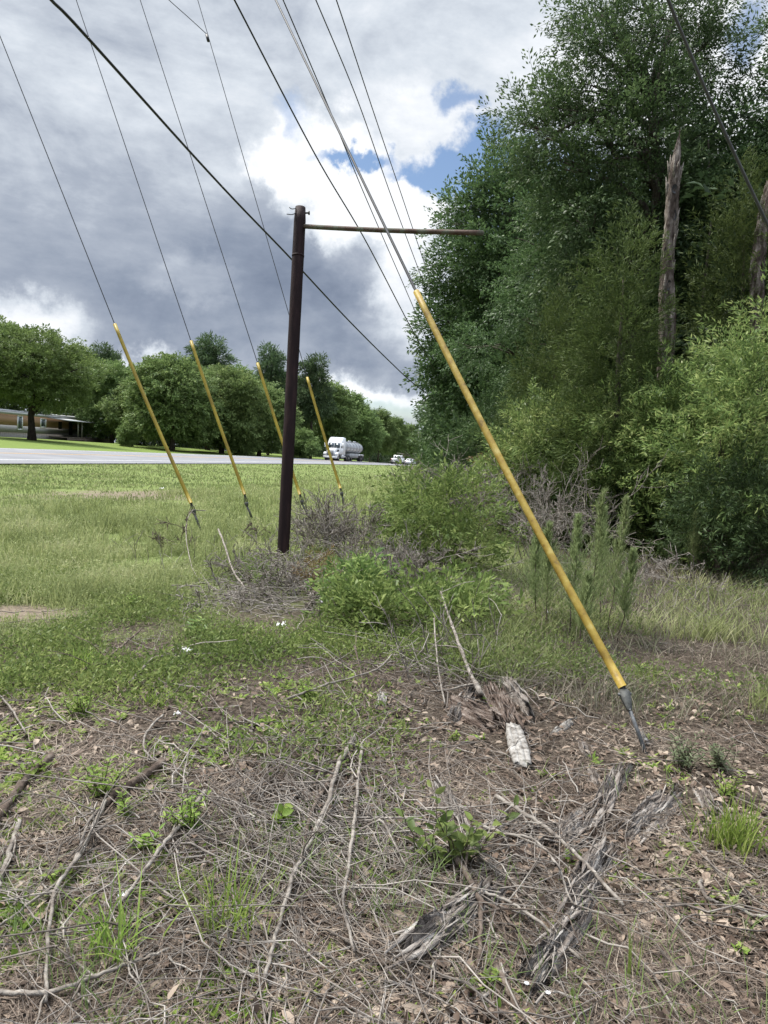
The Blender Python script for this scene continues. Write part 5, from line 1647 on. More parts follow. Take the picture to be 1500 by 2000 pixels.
rotten('reddish crumbling log with splintered top, uppermost of the rotten wood', (962, 1352), (1006, 1440), 0.15, 0.10, 160, 601, 'red_rot')
rotten('mound of red brown rotten wood left of the crumbling log', (895, 1385), (985, 1430), 0.20, 0.08, 120, 602, 'red_rot')
rotten('grey splinter slab along the right side of the crumbling log', (985, 1345), (1050, 1415), 0.06, 0.10, 70, 603)
rotten('pale grey splintered piece at the left end of the red brown mound', (890, 1400), (925, 1345), 0.09, 0.06, 50, 604)
rotten('small pale wood chip with moss midway between the crumbling log and the near anchor', (1082, 1438), (1112, 1412), 0.055, 0.025, 16, 605, 'birch', name='wood_chip')
rotten('upright pale splintered chip below the mossy chip', (1134, 1448), (1152, 1482), 0.05, 0.035, 26, 606, name='wood_chip')
rotten('short bundle of grey splinters above the long rotten log', (1152, 1512), (1168, 1545), 0.05, 0.03, 26, 607, name='wood_chip')
rotten('long decayed grey log running from below the anchor down left', (1212, 1510), (1145, 1640), 0.085, 0.055, 120, 608)
rotten('broad grey slab fanning out left of the long decayed log', (1165, 1590), (1090, 1655), 0.15, 0.035, 90, 609)
rotten('jagged slab with a raised pale edge to the right of the long decayed log', (1312, 1560), (1232, 1640), 0.15, 0.05, 120, 610)
rotten('rotten log continuing under the forked twig branch', (1185, 1660), (1105, 1800), 0.12, 0.05, 130, 611)
rotten('dark splintered log at the bottom beside the dark based branch', (955, 1755), (790, 1880), 0.13, 0.06, 170, 612)
rotten('split log with a bright bare face near the bottom middle', (1130, 1810), (1040, 1925), 0.10, 0.06, 120, 613)
rotten('flat pale splinters at the bottom edge left of the split log', (990, 1905), (870, 1990), 0.12, 0.02, 90, 614, core=False)
rotten('flat grey splinters lying under the split log at the bottom edge', (1130, 1935), (1080, 1975), 0.14, 0.02, 60, 615, core=False)
rotten('grey rotten planks under the big grass tuft at right', (1375, 1555), (1400, 1600), 0.10, 0.03, 60, 616)
rotten('heap of weathered splinters behind the broad leaved sapling', (850, 1545), (905, 1625), 0.09, 0.06, 70, 617)
rotten('white grey debris chunk left of the thin pale stick', (748, 1358), (738, 1392), 0.06, 0.04, 30, 618, 'birch', name='wood_chip')
rotten('white sliver of wood lying against the near anchor rod', (1250, 1425), (1262, 1458), 0.03, 0.02, 10, 619, 'birch', name='wood_chip')


def birch_chunk():
    """a weathered slab split from the log: flat top, ragged ends, cracked along the grain"""
    rng = np.random.default_rng(650)
    a = gp(1001, 1438); b = gp(1022, 1508)
    u = unit(b - a); L = np.linalg.norm(b - a); sd_ = unit(np.cross(u, [0, 0, 1.0])); up = np.cross(sd_, u)
    K = 18
    xs = np.array([-1, -1.02, -0.9, -0.6, -0.34, -0.30, -0.26, 0.05, 0.34, 0.38, 0.42, 0.7, 0.93, 1.03, 1.0, 0.5, 0, -0.5])
    zs = np.array([0, 0.5, 0.86, 0.96, 1.0, 0.84, 0.98, 1.06, 1.0, 0.82, 0.96, 0.94, 0.8, 0.45, 0, -0.2, -0.25, -0.2])
    Sd = len(xs); V = []
    for k in range(K):
        t = k / (K - 1)
        w = 0.050 * (0.62 + 0.46 * math.sin(math.pi * (0.12 + 0.75 * t))) * (1 + 0.04 * rng.normal())
        end = rng.normal(size=Sd) * (0.02 if k in (0, K - 1) else 0.003) + (0.012 * xs ** 2 if k == 0 else 0) - (0.016 * xs ** 2 if k == K - 1 else 0)
        lift = 0.034 - 0.026 * t
        xw = xs + 0.10 * np.sin(t * 5 + 1.0) * (1 - xs ** 2) + 0.03 * rng.normal()
        V.append(a + np.outer(L * t + end, u) + np.outer(xw * w, sd_)
                 + np.outer(lift + zs * 0.038 * (1 - 0.25 * t) + 0.0008 * rng.normal(size=Sd), up))
    V = np.array(V); i = np.arange(K * Sd).reshape(K, Sd)
    q = np.stack([i[:-1], np.roll(i[:-1], -1, 1), np.roll(i[1:], -1, 1), i[1:]], -1).reshape(-1, 4)
    m = MB(); m.add(V.reshape(-1, 3), q, i[0][::-1][None], i[-1][None])
    o = m.build('bleached_log', MAT['birch'], origin=a)
    tag(o, 'bleached whitish log end at the lower tip of the crumbling log', 'log')


birch_chunk()


# scraps of white litter
def scrap(label, px, py, size, seed):
    rng = np.random.default_rng(seed)
    c = gp(px, py)
    n = 9
    g = np.linspace(-1, 1, n)
    A, B = np.meshgrid(g, g)
    V = np.stack([A.ravel() * size * (0.8 + 0.1 * rng.normal(size=n * n)), B.ravel() * size * 0.7 * (0.8 + 0.1 * rng.normal(size=n * n)), size * 0.35 * np.abs(rng.normal(size=n * n)) + 0.012], 1) + c
    i = np.arange(n * n).reshape(n, n)
    q = np.stack([i[:-1, :-1], i[:-1, 1:], i[1:, 1:], i[1:, :-1]], -1).reshape(-1, 4)
    o = link_mesh('litter_scrap', V, [q], MAT['paper'], origin=c)
    mod = o.modifiers.new('thick', 'SOLIDIFY'); mod.thickness = 0.002
    tag(o, label, 'litter scrap', 'white scraps of litter')


for i, a in enumerate([('crumpled white scrap in the weeds above the straight grey branch', 364, 1278, 0.05),
                       ('small white scrap below the brush pile', 548, 1226, 0.05), ('white scrap beside the grey log like branch below the rusty seedling', 634, 1180, 0.05),
                       ('white scrap caught in the feathery weeds left of the yellow guard', 1076, 1205, 0.055), ('white scrap on the litter among small green sprouts', 346, 1400, 0.022),
                       ('dull white scrap beside the straight pale stick', 242, 1765, 0.028), ('white scrap on the mown verge right of the first guard', 316, 957, 0.08)]):
    scrap(a[0], a[1], a[2], a[3], 660 + i)


# ------------------------------------------------------------------ small plants
def tuft(label, px, py, n, h, w, seed, mat='weed_leaf', spread=0.55, base=0.04, group='grass tufts on the litter', name='grass_tuft'):
    rng = np.random.default_rng(seed)
    c = gp(px, py)
    P = c + np.stack([rng.normal(size=n) * base, rng.normal(size=n) * base, np.full(n, -0.01)], 1)
    v, q = blades(P, h * (0.55 + 0.6 * rng.random(n)), np.full(n, w), rng, spread)
    o = link_mesh(name, v, [q], MAT[mat], origin=c)
    return tag(o, label, 'grass tuft', group)


def blades(P, H, W, rng, spread=0.5, curve=0.5, segs=3):
    """curved blades; returns verts, quads"""
    n = len(P)
    a = rng.random(n) * 2 * math.pi
    lean = spread * (0.2 + 0.9 * rng.random(n))
    dirx = np.stack([np.cos(a), np.sin(a), np.zeros(n)], 1)
    side = np.stack([-np.sin(a), np.cos(a), np.zeros(n)], 1)
    tw = rng.normal(size=n) * 0.6
    side = unit(side * np.cos(tw)[:, None] + dirx * np.sin(tw)[:, None])
    ts = np.linspace(0, 1, segs + 1)
    V = np.zeros((n, segs + 1, 2, 3))
    wid = np.array([0.8, 1.0, 0.75, 0.12]) if segs == 3 else np.linspace(1, 0.12, segs + 1)
    for k, t in enumerate(ts):
        off = dirx * (lean * H * (t * (1 - curve) + curve * t * t))[:, None]
        z = np.stack([0 * H, 0 * H, H * (t - 0.25 * spread * t * t)], 1)
        c = P + off + z
        V[:, k, 0] = c + side * (W * wid[k] * 0.5)[:, None]
        V[:, k, 1] = c - side * (W * wid[k] * 0.5)[:, None]
    i = np.arange(n * (segs + 1) * 2).reshape(n, segs + 1, 2)
    q = np.stack([i[:, :-1, 0], i[:, :-1, 1], i[:, 1:, 1], i[:, 1:, 0]], -1).reshape(-1, 4)
    return V.reshape(-1, 3), q


for i, a in enumerate([
    ('big green grass tuft on the litter below the right shrubs', 1425, 1660, 190, 0.24, 0.005, 'fresh_leaf', 0.65, 0.05),
    ('long bladed grass tuft at lower left beside the straight pale stick', 222, 1880, 60, 0.24, 0.006, 'fresh_leaf', 0.9, 0.04),
    ('small grass tuft under the straight pale stick', 366, 1755, 46, 0.14, 0.005, 'fresh_leaf', 0.7, 0.04),
    ('drooping long grass tuft at the foot of the twig heap', 445, 1820, 80, 0.26, 0.005, 'fresh_leaf', 0.9, 0.06),
    ('slender upright reed tuft alone on the brown leaves', 1228, 1925, 9, 0.18, 0.005, 'fresh_leaf', 0.15, 0.008),
    ('low bright tuft just left of the near anchor clamp', 1104, 1366, 26, 0.05, 0.006, 'fresh_leaf', 1.0, 0.03),
    ('green tuft beside the lower end of the near yellow guard', 1245, 1325, 60, 0.15, 0.006, 'fresh_leaf', 0.6, 0.06),
    ('bright spiky tuft among the weeds at left above the small sprouts', 295, 1378, 34, 0.10, 0.009, 'fresh_leaf', 0.7, 0.03),
    ('bright spiky tuft near the s shaped twig', 350, 1448, 20, 0.07, 0.008, 'fresh_leaf', 0.8, 0.02),
    ('flat bright rosette left of the long pale branch top', 480, 1470, 24, 0.05, 0.010, 'fresh_leaf', 1.2, 0.02),
    ('pale drooping grass clump at the right photo edge under the shrubs', 1400, 1250, 160, 0.34, 0.008, 'grass', 1.0, 0.16),
    ('yellowish grass clump in the weeds left of the dark crooked branch', 165, 1310, 50, 0.18, 0.008, 'fresh_leaf', 0.6, 0.05),
]):
    tuft(a[0], a[1], a[2], a[3], a[4], a[5], 700 + i, a[6], a[7], a[8])


def broad_leaf(P, D, U, L, W):
    """ovate leaves of eight points with a bent midrib"""
    n = len(P)
    S_ = unit(np.cross(D, U)); N_ = np.cross(S_, D)
    L = L[:, None]; W = W[:, None]
    pts = []
    for t, w in ((0, 0), (0.3, 0.46), (0.3, -0.46), (0.3, 0), (0.68, 0.42), (0.68, -0.42), (0.68, 0), (1.0, 0)):
        pts.append(P + D * L * t + S_ * W * w + N_ * (np.abs(w) * W * 0.35 - L * 0.18 * t * t))
    V = np.stack(pts, 1)
    b = (np.arange(n) * 8)[:, None]
    tri = np.concatenate([b + np.array([[0, 3, 1]]), b + np.array([[0, 2, 3]]), b + np.array([[6, 7, 4]]), b + np.array([[5, 7, 6]])])
    q = np.concatenate([b + np.array([[1, 3, 6, 4]]), b + np.array([[3, 2, 5, 6]])])
    return V.reshape(-1, 3), tri, q


def sapling(name, label, px, py, stems, h, leaf, seed, mat, nleaf=12, cat='sapling', group=None, wr=0.5, lean=0.35):
    rng = np.random.default_rng(seed)
    c = gp(px, py)
    r = thing(name, label, cat, c, group)
    m = MB(); mv = MB()
    for s in range(stems):
        d = unit(np.array([rng.normal() * lean, rng.normal() * lean, 1.0]))
        hh = h * (0.6 + 0.45 * rng.random())
        p = limb_path((rng.normal() * 0.02, rng.normal() * 0.02, -0.02), d * hh, rng, 7, 0, 0.02)
        add_tube(m, p + c, np.linspace(0.0035, 0.0012, 7), 5)
        f = 0.18 + 0.82 * (np.arange(nleaf) + rng.random(nleaf) * 0.5) / nleaf
        f = np.minimum(f, 0.999)
        i = (f * 6).astype(int); u = (f * 6 - i)[:, None]
        A = p[i] * (1 - u) + p[i + 1] * u
        a = np.arange(nleaf) * 2.4 + rng.random() * 6
        D = unit(np.stack([np.cos(a), np.sin(a), 0.35 + 0.5 * rng.random(nleaf)], 1))
        U = unit(np.array([[0, 0, 1.0]]) + rng.normal(size=(nleaf, 3)) * 0.4)
        k = leaf * 1.3 * (0.6 + 0.6 * rng.random(nleaf)) * (1.1 - 0.45 * f)
        v, t, q = broad_leaf(A + c, D, U, k, k * wr)
        mv.add(v, t, q)
    m.build('stem', MAT['brown_wood'], r)
    mv.build('foliage', MAT[mat], r)
    return r


sapling('leafy_sapling', 'broad leaved green sapling standing in the middle of the dead twigs', 888, 1700, 5, 0.36, 0.062, 801, 'bright_leaf', 14, lean=0.28)
sapling('leafy_sapling', 'smaller broad leaved sapling touching the left of the bigger one', 835, 1690, 3, 0.26, 0.050, 802, 'bright_leaf', 10, lean=0.25)
for i, a in enumerate([
    ('feathery pale weed at the top of the dark thick branch', 205, 1560, 6, 0.20, 0.035, 'fresh_leaf', 22, 0.30),
    ('yellow green bushy weed at the upper end of the straight pale stick', 368, 1625, 6, 0.19, 0.030, 'fresh_leaf', 22, 0.35),
    ('leafy weed on the litter left of the straight pale stick', 283, 1668, 4, 0.10, 0.045, 'fresh_leaf', 10, 0.32),
    ('small weed under the pale forked branch at left', 116, 1728, 3, 0.07, 0.040, 'fresh_leaf', 8, 0.4),
    ('fluffy bright weed in the green patch at left', 160, 1400, 8, 0.17, 0.030, 'fresh_leaf', 20, 0.3),
    ('pale green weed beside the thick grey branch at left', 72, 1530, 4, 0.14, 0.045, 'fresh_leaf', 10, 0.35),
    ('round leaved weed in the twig heap left of the long pale branch', 553, 1622, 3, 0.10, 0.050, 'fresh_leaf', 7, 0.7),
    ('grey green bushy weed on the litter right of the near anchor', 1335, 1500, 9, 0.22, 0.035, 'sage_leaf', 24, 0.22),
    ('grey green weed below the right photo edge shrubs', 1405, 1510, 8, 0.20, 0.035, 'sage_leaf', 22, 0.22),
    ('bright sprout above the big grass tuft at right', 1415, 1560, 5, 0.14, 0.035, 'fresh_leaf', 14, 0.25),
    ('leafy sprout on the litter above the broad leaved sapling', 890, 1450, 3, 0.06, 0.030, 'fresh_leaf', 8, 0.4),
    ('leafy weed among low greens left of the long arched branch', 600, 1370, 6, 0.12, 0.040, 'fresh_leaf', 12, 0.35),
    ('yellow topped weed in the grass left of the brush pile', 262, 1190, 5, 0.17, 0.045, 'fresh_leaf', 10, 0.4),
    ('leafy dark weed in front of the yellow topped one', 372, 1245, 5, 0.18, 0.06, 'shrub_leaf', 12, 0.35),
    ('ferny weed by the left edge of the twig heap', 240, 1610, 4, 0.13, 0.035, 'fresh_leaf', 16, 0.25),
    ('yellow sprout near the bottom beside the dark splintered log', 958, 1935, 4, 0.06, 0.030, 'fresh_leaf', 8, 0.4),
    ('small green sprout at the bottom right corner on brown leaves', 1448, 1875, 3, 0.05, 0.030, 'fresh_leaf', 7, 0.4),
]):
    sapling('weed', a[0], a[1], a[2], int(a[3] * 1.6), a[4], a[5], 820 + i, a[6], a[7], 'weed', 'leafy weeds on the litter', a[8], 0.45)

# white flowers at the bottom
rng = np.random.default_rng(850)
for i, (px, py, lab) in enumerate([(1022, 1962, 'small white flower at the bottom, upper of two'), (1064, 1975, 'small white flower at the bottom, lower of two')]):
    c = gp(px, py); r = thing('white_flower', lab, 'flower', c, 'white flowers')
    m = MB(); add_tube(m, np.array([c - [0, 0, 0.01], c + [0.005, 0, 0.05]]), 0.0015, 5); m.build('stem', MAT['brown_wood'], r)
    a = np.arange(8) * math.pi / 4
    D = unit(np.stack([np.cos(a), np.sin(a), np.full(8, 0.4)], 1))
    v, q = leaf_quads(np.repeat((c + [0.005, 0, 0.05])[None], 8, 0), D, np.repeat([[0, 0, 1.0]], 8, 0), np.full(8, 0.009), np.full(8, 0.006))
    link_mesh('petals', v, [q], MAT['paper'], r)


# ------------------------------------------------------------------ ground cover nobody could count
def sample_px(n, rng, y0, y1, x0=-120, x1=1620):
    """even spread over the part of the ground seen between two photo rows (and a margin at the sides)"""
    px = x0 + (x1 - x0) * rng.random(n); py = y0 + (y1 - y0) * rng.random(n)
    d = _f + np.outer((px - 750) / FPX, _r) + np.outer((1000 - py) / FPX, _u)
    t = -EYE[2] / np.minimum(d[:, 2], -0.02)
    P = EYE + d * t[:, None]
    for _ in range(4):
        g = ground_z(P[:, 0], P[:, 1])
        t = (g - EYE[2]) / np.minimum(d[:, 2], -0.02)
        P = EYE + d * t[:, None]
    P[:, 2] = ground_z(P[:, 0], P[:, 1])
    return P


def patch(P, sc, seed):
    """smooth pseudo-noise 0..1 for patchiness"""
    r = np.random.default_rng(seed)
    out = np.zeros(len(P))
    for k in range(7):
        f = sc * (0.6 + 1.8 * r.random()); a = r.random() * 6.28; ph = r.random() * 6.28
        out += np.sin((P[:, 0] * math.cos(a) + P[:, 1] * math.sin(a)) * f + ph)
    return 0.5 + out / 7.0


def wood_dist(P):
    return P[:, 0] - (3.9 + np.maximum(0, 14 - P[:, 1]) * 0.15)


def ground_cover():
    rng = np.random.default_rng(900)
    # straw, pine needles, dead grass
    P = sample_px(120000, rng, 1170, 2120)
    n = len(P)
    dist = P[:, 1]
    left = (P[:, 1] - 0.55 * P[:, 0]) + 1.6 * (patch(P, 1.6, 1) - 0.5)
    dens = np.clip(0.15 + 1.5 * (patch(P, 4.5, 2) - 0.32), 0.08, 1) * np.clip(0.4 + 1.2 * patch(P, 1.3, 3), 0.3, 1)
    keep = rng.random(n) < np.where(left > 6.6, 0.35, 1.0) * dens
    P = P[keep]; n = len(P)
    a = rng.random(n) * math.pi * 2; tilt = rng.normal(size=n) * 0.16
    D = np.stack([np.cos(a) * np.cos(tilt), np.sin(a) * np.cos(tilt), np.abs(np.sin(tilt))], 1)
    L = 0.03 + 0.12 * rng.random(n) ** 2.2
    Wd = (0.0013 + 0.0018 * rng.random(n)) * (0.8 + 0.12 * P[:, 1])
    sd_ = unit(np.cross(D, np.array([0, 0, 1.0])))
    bend = sd_ * (rng.normal(size=n) * 0.12 * L)[:, None]
    base = P + np.array([0, 0, 0.004]) + np.stack([0 * a, 0 * a, 0.018 * rng.random(n)], 1)
    mid = base + D * (L * 0.5)[:, None] + bend + np.array([0, 0, 0.006]); end = base + D * L[:, None]
    w = (sd_ * Wd[:, None]) * 0.5
    V = np.stack([base - w, base + w, mid + w, mid - w, end + w * 0.5, end - w * 0.5], 1)
    b = (np.arange(n) * 6)[:, None]
    q = np.concatenate([b + np.array([[0, 1, 2, 3]]), b + np.array([[3, 2, 4, 5]])])
    o = link_mesh('straw_litter', V.reshape(-1, 3), [q], MAT['straw']); kind(o, 'stuff'); tag(o, 'brown pine needles and dead grass stalks covering the ground', 'litter')
    # fallen leaves and bark flakes
    P = sample_px(30000, rng, 1330, 2100)
    right = P[:, 0] > -0.4 + 0.8 * (patch(P, 2.0, 4) - 0.5)
    keep = rng.random(len(P)) < np.where(right, 1.0, 0.5)
    P = P[keep]; n = len(P)
    D = unit(np.stack([rng.normal(size=n), rng.normal(size=n), rng.normal(size=n) * 0.22], 1))
    U = unit(np.array([0, 0, 1.0]) + rng.normal(size=(n, 3)) * 0.35)
    L = 0.010 + 0.055 * rng.random(n) ** 2.6
    v, t, q = broad_leaf(P + np.stack([0 * L, 0 * L, 0.006 + 0.02 * rng.random(n)], 1), D, U, L, L * (0.32 + 0.25 * rng.random(n)))
    o = link_mesh('fallen_leaves', v, [t, q], MAT['litter']); kind(o, 'stuff'); tag(o, 'tan and brown fallen leaves scattered over the ground', 'leaf litter')
    # twigs
    P = sample_px(1700, rng, 1190, 2080)
    cx = [gp(600, 1650), gp(1000, 1720), gp(560, 1160), gp(150, 1750), gp(650, 1850), gp(640, 1450), gp(900, 1300)]
    rad = [0.5, 0.45, 1.0, 0.5, 0.45, 0.45, 0.7]
    cnt = [620, 180, 520, 170, 240, 120, 260]
    extra = []
    for c, r, k in zip(cx, rad, cnt):
        e = c + np.stack([rng.normal(size=k) * r * 0.6, rng.normal(size=k) * r * 0.6, np.zeros(k)], 1); e[:, 2] = ground_z(e[:, 0], e[:, 1]); extra.append(e)
    wt = rng.random(len(P)) < np.where(P[:, 0] > 0.9, 0.55, 1.0)
    P = np.concatenate([P[wt]] + extra); n = len(P)
    a = rng.random(n) * 2 * math.pi
    a = np.where(rng.random(n) < 0.45, -0.9 + 0.5 * rng.normal(size=n) + math.pi * (rng.random(n) < 0.5), a)
    el = np.abs(rng.normal(size=n)) * 0.14
    D = np.stack([np.cos(a) * np.cos(el), np.sin(a) * np.cos(el), np.sin(el)], 1)
    L = 0.10 + 0.42 * rng.random(n) ** 1.8
    L[int(wt.sum()):] *= 1.5
    K = 6; ts = np.linspace(0, 1, K)
    curve = rng.normal(size=(n, 3)) * np.array([0.30, 0.30, 0.04])
    Q = P[:, None] + D[:, None] * (L[:, None] * ts)[:, :, None] + curve[:, None] * (L[:, None] * ts ** 2)[:, :, None] + rng.normal(size=(n, K, 3)) * (L * 0.026)[:, None, None]
    Q[:, :, 2] = np.maximum(Q[:, :, 2], ground_z(Q[:, :, 0], Q[:, :, 1]) + 0.003) + (0.004 + 0.03 * rng.random(n) ** 2)[:, None]
    R = ((0.0012 + 0.0036 * rng.random(n) ** 3) * (0.8 + 0.10 * np.maximum(P[:, 1], 1)))[:, None] * np.linspace(1, 0.45, K)[None]
    v, f = tubes(Q, R, 4, cap=False)
    o = link_mesh('twig_litter', v, [f[0]], MAT['twig']); kind(o, 'stuff'); tag(o, 'grey dead twigs strewn over the ground', 'twigs')
    # low weeds and greens of the left foreground
    P = sample_px(56000, rng, 1120, 1640, -120, 1000)
    g = (P[:, 1] - 0.62 * P[:, 0]) + 2.6 * (patch(P, 2.2, 8) - 0.5) * 2
    heap = gp(535, 1170)
    keep = (np.hypot(P[:, 0] - heap[0], P[:, 1] - heap[1]) > 1.15 * (0.5 + 0.7 * rng.random(len(P)))) & (np.hypot(P[:, 0] - SAND[0], (P[:, 1] - SAND[1]) / 0.55) > 0.8 * (0.6 + 0.6 * rng.random(len(P)))) & (g > 2.6 + 3.4 * rng.random(len(P)) ** 0.9) & (P[:, 0] < 1.1) & (patch(P, 3.0, 12) > 0.24 + 0.42 * rng.random(len(P))) & ((P[:, 0] < 0.2) | (P[:, 1] > 4.8)) & (rng.random(len(P)) < np.clip((P[:, 1] - 2.6) / 2.6, 0.25, 1))
    P = P[keep]; n = len(P)
    k = 4
    PP = np.repeat(P, k, 0) + rng.normal(size=(n * k, 3)) * np.array([0.05, 0.05, 0]) + np.stack([np.zeros(n * k), np.zeros(n * k), 0.12 * rng.random(n * k) ** 1.5], 1)
    D = unit(np.stack([rng.normal(size=n * k), rng.normal(size=n * k), 0.5 + 0.6 * rng.random(n * k)], 1))
    Lf = 0.018 + 0.030 * rng.random(n * k)
    v, q = leaf_quads(PP, D, rand_unit(n * k, rng), Lf, Lf * 0.32, 0.15, 0.15)
    o = link_mesh('low_weeds', v, [q], MAT['bright_leaf']); kind(o, 'stuff'); tag(o, 'mat of low green weeds spreading over the left foreground', 'ground cover')
    # sparse sprouts on the brown litter
    P = sample_px(4600, rng, 1300, 2050, -120, 1620)
    P = P[rng.random(len(P)) < np.where(P[:, 0] < -0.25, 0.9, np.where(P[:, 0] < 0.15, 0.5, 0.14)) * (patch(P, 4.0, 15) > 0.40)]; n = len(P); k = 9
    PP = np.repeat(P, k, 0) + rng.normal(size=(n * k, 3)) * np.array([0.012, 0.012, 0])
    D = unit(np.stack([rng.normal(size=n * k), rng.normal(size=n * k), 0.3 + 0.8 * rng.random(n * k)], 1))
    Lf = 0.022 + 0.036 * rng.random(n * k)
    v, q = leaf_quads(PP, D, rand_unit(n * k, rng) * 0.3 + np.array([0, 0, 1.0]), Lf, Lf * 0.36, 0.15, 0.15)
    o = link_mesh('sprouts', v, [q], MAT['fresh_leaf']); kind(o, 'stuff'); tag(o, 'tiny green sprouts dotted over the litter', 'ground cover')
    # thin grass standing through the twigs
    P = sample_px(5200, rng, 1500, 2060, -120, 1500)
    P = P[(patch(P, 4.0, 17) > 0.55) & (rng.random(len(P)) < np.where(P[:, 0] < 0.35, 1.0, 0.3))]; n = len(P)
    v, q = blades(P, 0.05 + 0.13 * rng.random(n) ** 1.5, 0.0022 + 0.002 * rng.random(n), rng, 0.9)
    o = link_mesh('sparse_grass', v, [q], MAT['weed_leaf']); kind(o, 'stuff'); tag(o, 'thin scattered grass growing up through the dead twigs', 'grass')
    # tall fine grass of the verge
    P = sample_px(105000, rng, 925, 1260, -160, 960)
    s = s_of(P[:, 0], P[:, 1])
    near_edge = (P[:, 1] - 0.55 * P[:, 0]) + 2.4 * (patch(P, 1.5, 20) - 0.5)
    tall = (s > 12.9 + 1.6 * (patch(P, 0.8, 21) - 0.5) + 0.5 * rng.normal(size=len(P))) & (near_edge > 6.4 + 2.4 * rng.random(len(P))) & (P[:, 1] < 70) & (wood_dist(P) < -0.2)
    tall &= (patch(P, 2.6, 22) > 0.22) & (np.hypot(P[:, 0] - SAND[0], (P[:, 1] - SAND[1]) / 0.55) > 0.75 * (0.5 + 0.9 * rng.random(len(P))))
    for c, r in ((gp(655, 1075), 0.95), (gp(555, 1135), 1.0), (gp(500, 1185), 0.7), (gp(780, 1110), 0.7)):
        tall &= np.hypot(P[:, 0] - c[0], P[:, 1] - c[1]) > r * (0.4 + 0.9 * rng.random(len(P)))
    P = P[tall]; n = len(P)
    hh = (0.06 + 0.22 * rng.random(n) ** 1.2) * (0.75 + 0.6 * patch(P, 0.9, 23))
    hh *= np.clip((near_edge[tall] - 6.4) / 3.5, 0.35, 1)
    v, q = blades(P, hh, 0.003 + 0.0008 * P[:, 1] * (0.7 + 0.6 * rng.random(n)), rng, 0.6)
    o = link_mesh('tall_grass', v, [q], MAT['grass']); kind(o, 'stuff'); tag(o, 'tall pale green grass on the verge around the guy wires', 'grass')
    # small leafy growth among the tall grass
    k = 3; sel = rng.random(n) < 0.50; PP = np.repeat(P[sel], k, 0); h2 = np.repeat(hh[sel], k); m_ = len(PP)
    PP = PP + np.stack([rng.normal(size=m_) * 0.05, rng.normal(size=m_) * 0.05, h2 * (0.2 + 0.75 * rng.random(m_))], 1)
    Lf = (0.012 + 0.0019 * PP[:, 1]) * (0.6 + 0.8 * rng.random(m_))
    v, q = leaf_quads(PP, unit(rng.normal(size=(m_, 3)) + np.array([0, 0, 0.5])), rand_unit(m_, rng), Lf, Lf * 0.4, 0.15, 0.1)
    o = link_mesh('meadow_weeds', v, [q], MAT['grass']); kind(o, 'stuff'); tag(o, 'fine leafy weeds and seed heads among the tall verge grass', 'weeds')
    # mown verge by the road
    P = sample_px(80000, rng, 893, 1060, -200, 860)
    s = s_of(P[:, 0], P[:, 1])
    bare = np.sqrt(((P[:, 0] + 7.2) / 2.6) ** 2 + ((P[:, 1] - 19.8) / 3.0) ** 2)
    keep = (s > 0.25) & (s < 13.6) & (P[:, 1] < 160) & (rng.random(len(P)) < 0.35 + 0.8 * patch(P, 1.4, 31)) & (bare + 1.6 * (patch(P, 2.0, 30) - 0.5) + 0.35 * rng.normal(size=len(P)) > 1.0)
    P = P[keep]; n = len(P)
    v, q = blades(P, (0.05 + 0.07 * rng.random(n)) * (1 + 0.004 * P[:, 1]), 0.004 + 0.0011 * P[:, 1], rng, 0.8)
    o = link_mesh('mown_grass', v, [q], MAT['lawn_grass']); kind(o, 'stuff'); tag(o, 'short mown grass along the highway', 'grass')
    # dry grass and stalks on the right below the shrubs
    P = sample_px(30000, rng, 1090, 1420, 820, 1640)
    keep = rng.random(len(P)) < np.clip((P[:, 1] - 3.8 - 1.8 * (patch(P, 2.2, 40) - 0.5) * 2) / 3.5, 0, 1) * (0.22 + 0.5 * (patch(P, 3.5, 41) > 0.45))
    P = P[keep & (P[:, 0] > 0.25)]; n = len(P)
    v, q = blades(P, 0.05 + 0.20 * rng.random(n) ** 1.6, 0.002 + 0.0006 * P[:, 1] * (0.6 + rng.random(n)), rng, 1.1)
    o = link_mesh('dry_grass', v, [q], MAT['dry_grass']); kind(o, 'stuff'); tag(o, 'dry brownish grass in front of the wood edge', 'grass')
    P = sample_px(15000, rng, 1090, 1400, 880, 1640)
    keep = (P[:, 0] > 0.5) & (patch(P, 2.4, 44) > 0.5) & (P[:, 1] > 4.2)
    P = P[keep]; n = len(P)
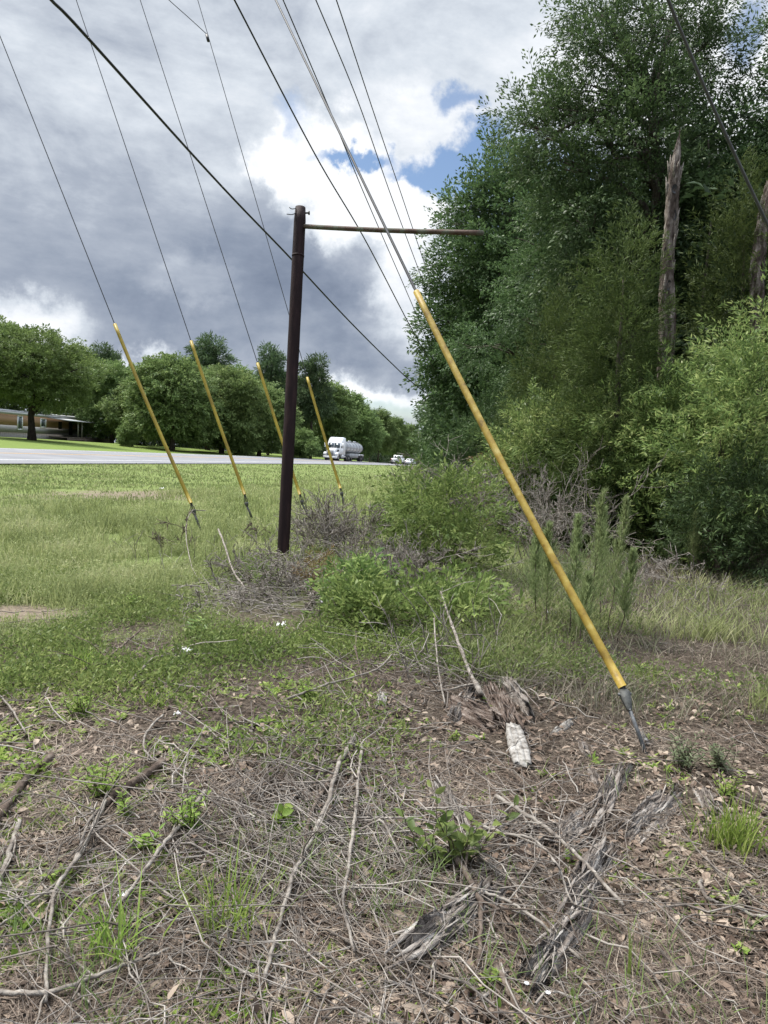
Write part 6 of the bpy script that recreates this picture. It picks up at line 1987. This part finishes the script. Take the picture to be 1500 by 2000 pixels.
    v, q = blades(P, 0.08 + 0.2 * rng.random(n) ** 1.2, 0.003 + 0.0006 * P[:, 1], rng, 0.8)
    o = link_mesh('green_grass', v, [q], MAT['grass']); kind(o, 'stuff'); tag(o, 'patches of fresh grass among the dry stalks in front of the wood', 'grass')
    P = sample_px(9000, rng, 1120, 1400, 900, 1640)
    P = P[(P[:, 0] > 0.6) & (patch(P, 2.0, 47) > 0.42 + 0.3 * rng.random(len(P))) & (P[:, 1] > 3.9)]; n = len(P); k = 5
    PP = np.repeat(P, k, 0) + rng.normal(size=(n * k, 3)) * np.array([0.05, 0.05, 0]) + np.stack([np.zeros(n * k), np.zeros(n * k), 0.16 * rng.random(n * k)], 1)
    Lf = 0.018 + 0.03 * rng.random(n * k)
    v, q = leaf_quads(PP, unit(rng.normal(size=(n * k, 3)) + np.array([0, 0, 0.9])), rand_unit(n * k, rng), Lf, Lf * 0.3, 0.15, 0.15)
    o = link_mesh('pale_weeds', v, [q], MAT['weed_leaf']); kind(o, 'stuff'); tag(o, 'pale low weeds in front of the wood edge shrubs', 'ground cover')
    # bleached stems standing in the grass between pole and wood
    lst = []
    for c, r, k, h in ((gp(620, 1060), 0.7, 60, 0.5), (gp(800, 1120), 0.6, 70, 0.5), (gp(560, 1140), 0.8, 50, 0.35), (gp(860, 1290), 0.6, 60, 0.4), (gp(420, 1100), 1.0, 40, 0.4), (gp(1250, 1180), 1.0, 80, 0.5)):
        for _ in range(k):
            p = c + np.array([rng.normal() * r * 0.6, rng.normal() * r * 0.6, 0]); p[2] = gz(p[0], p[1]) - 0.02
            lst += grow(rng, p, (rng.normal() * 0.6, rng.normal() * 0.6, 1.0), h * (0.5 + 0.7 * rng.random()), 0.0038, 1, (0, 2), 0.5, 0.05)
    m = MB(); tubes_list(m, lst, 4, 0.0028)
    o = m.build('dead_stems', MAT['twig'], origin=np.zeros(3)); kind(o, 'stuff'); tag(o, 'thin bleached dead stems standing among grass and brush', 'dead stems')


ground_cover()
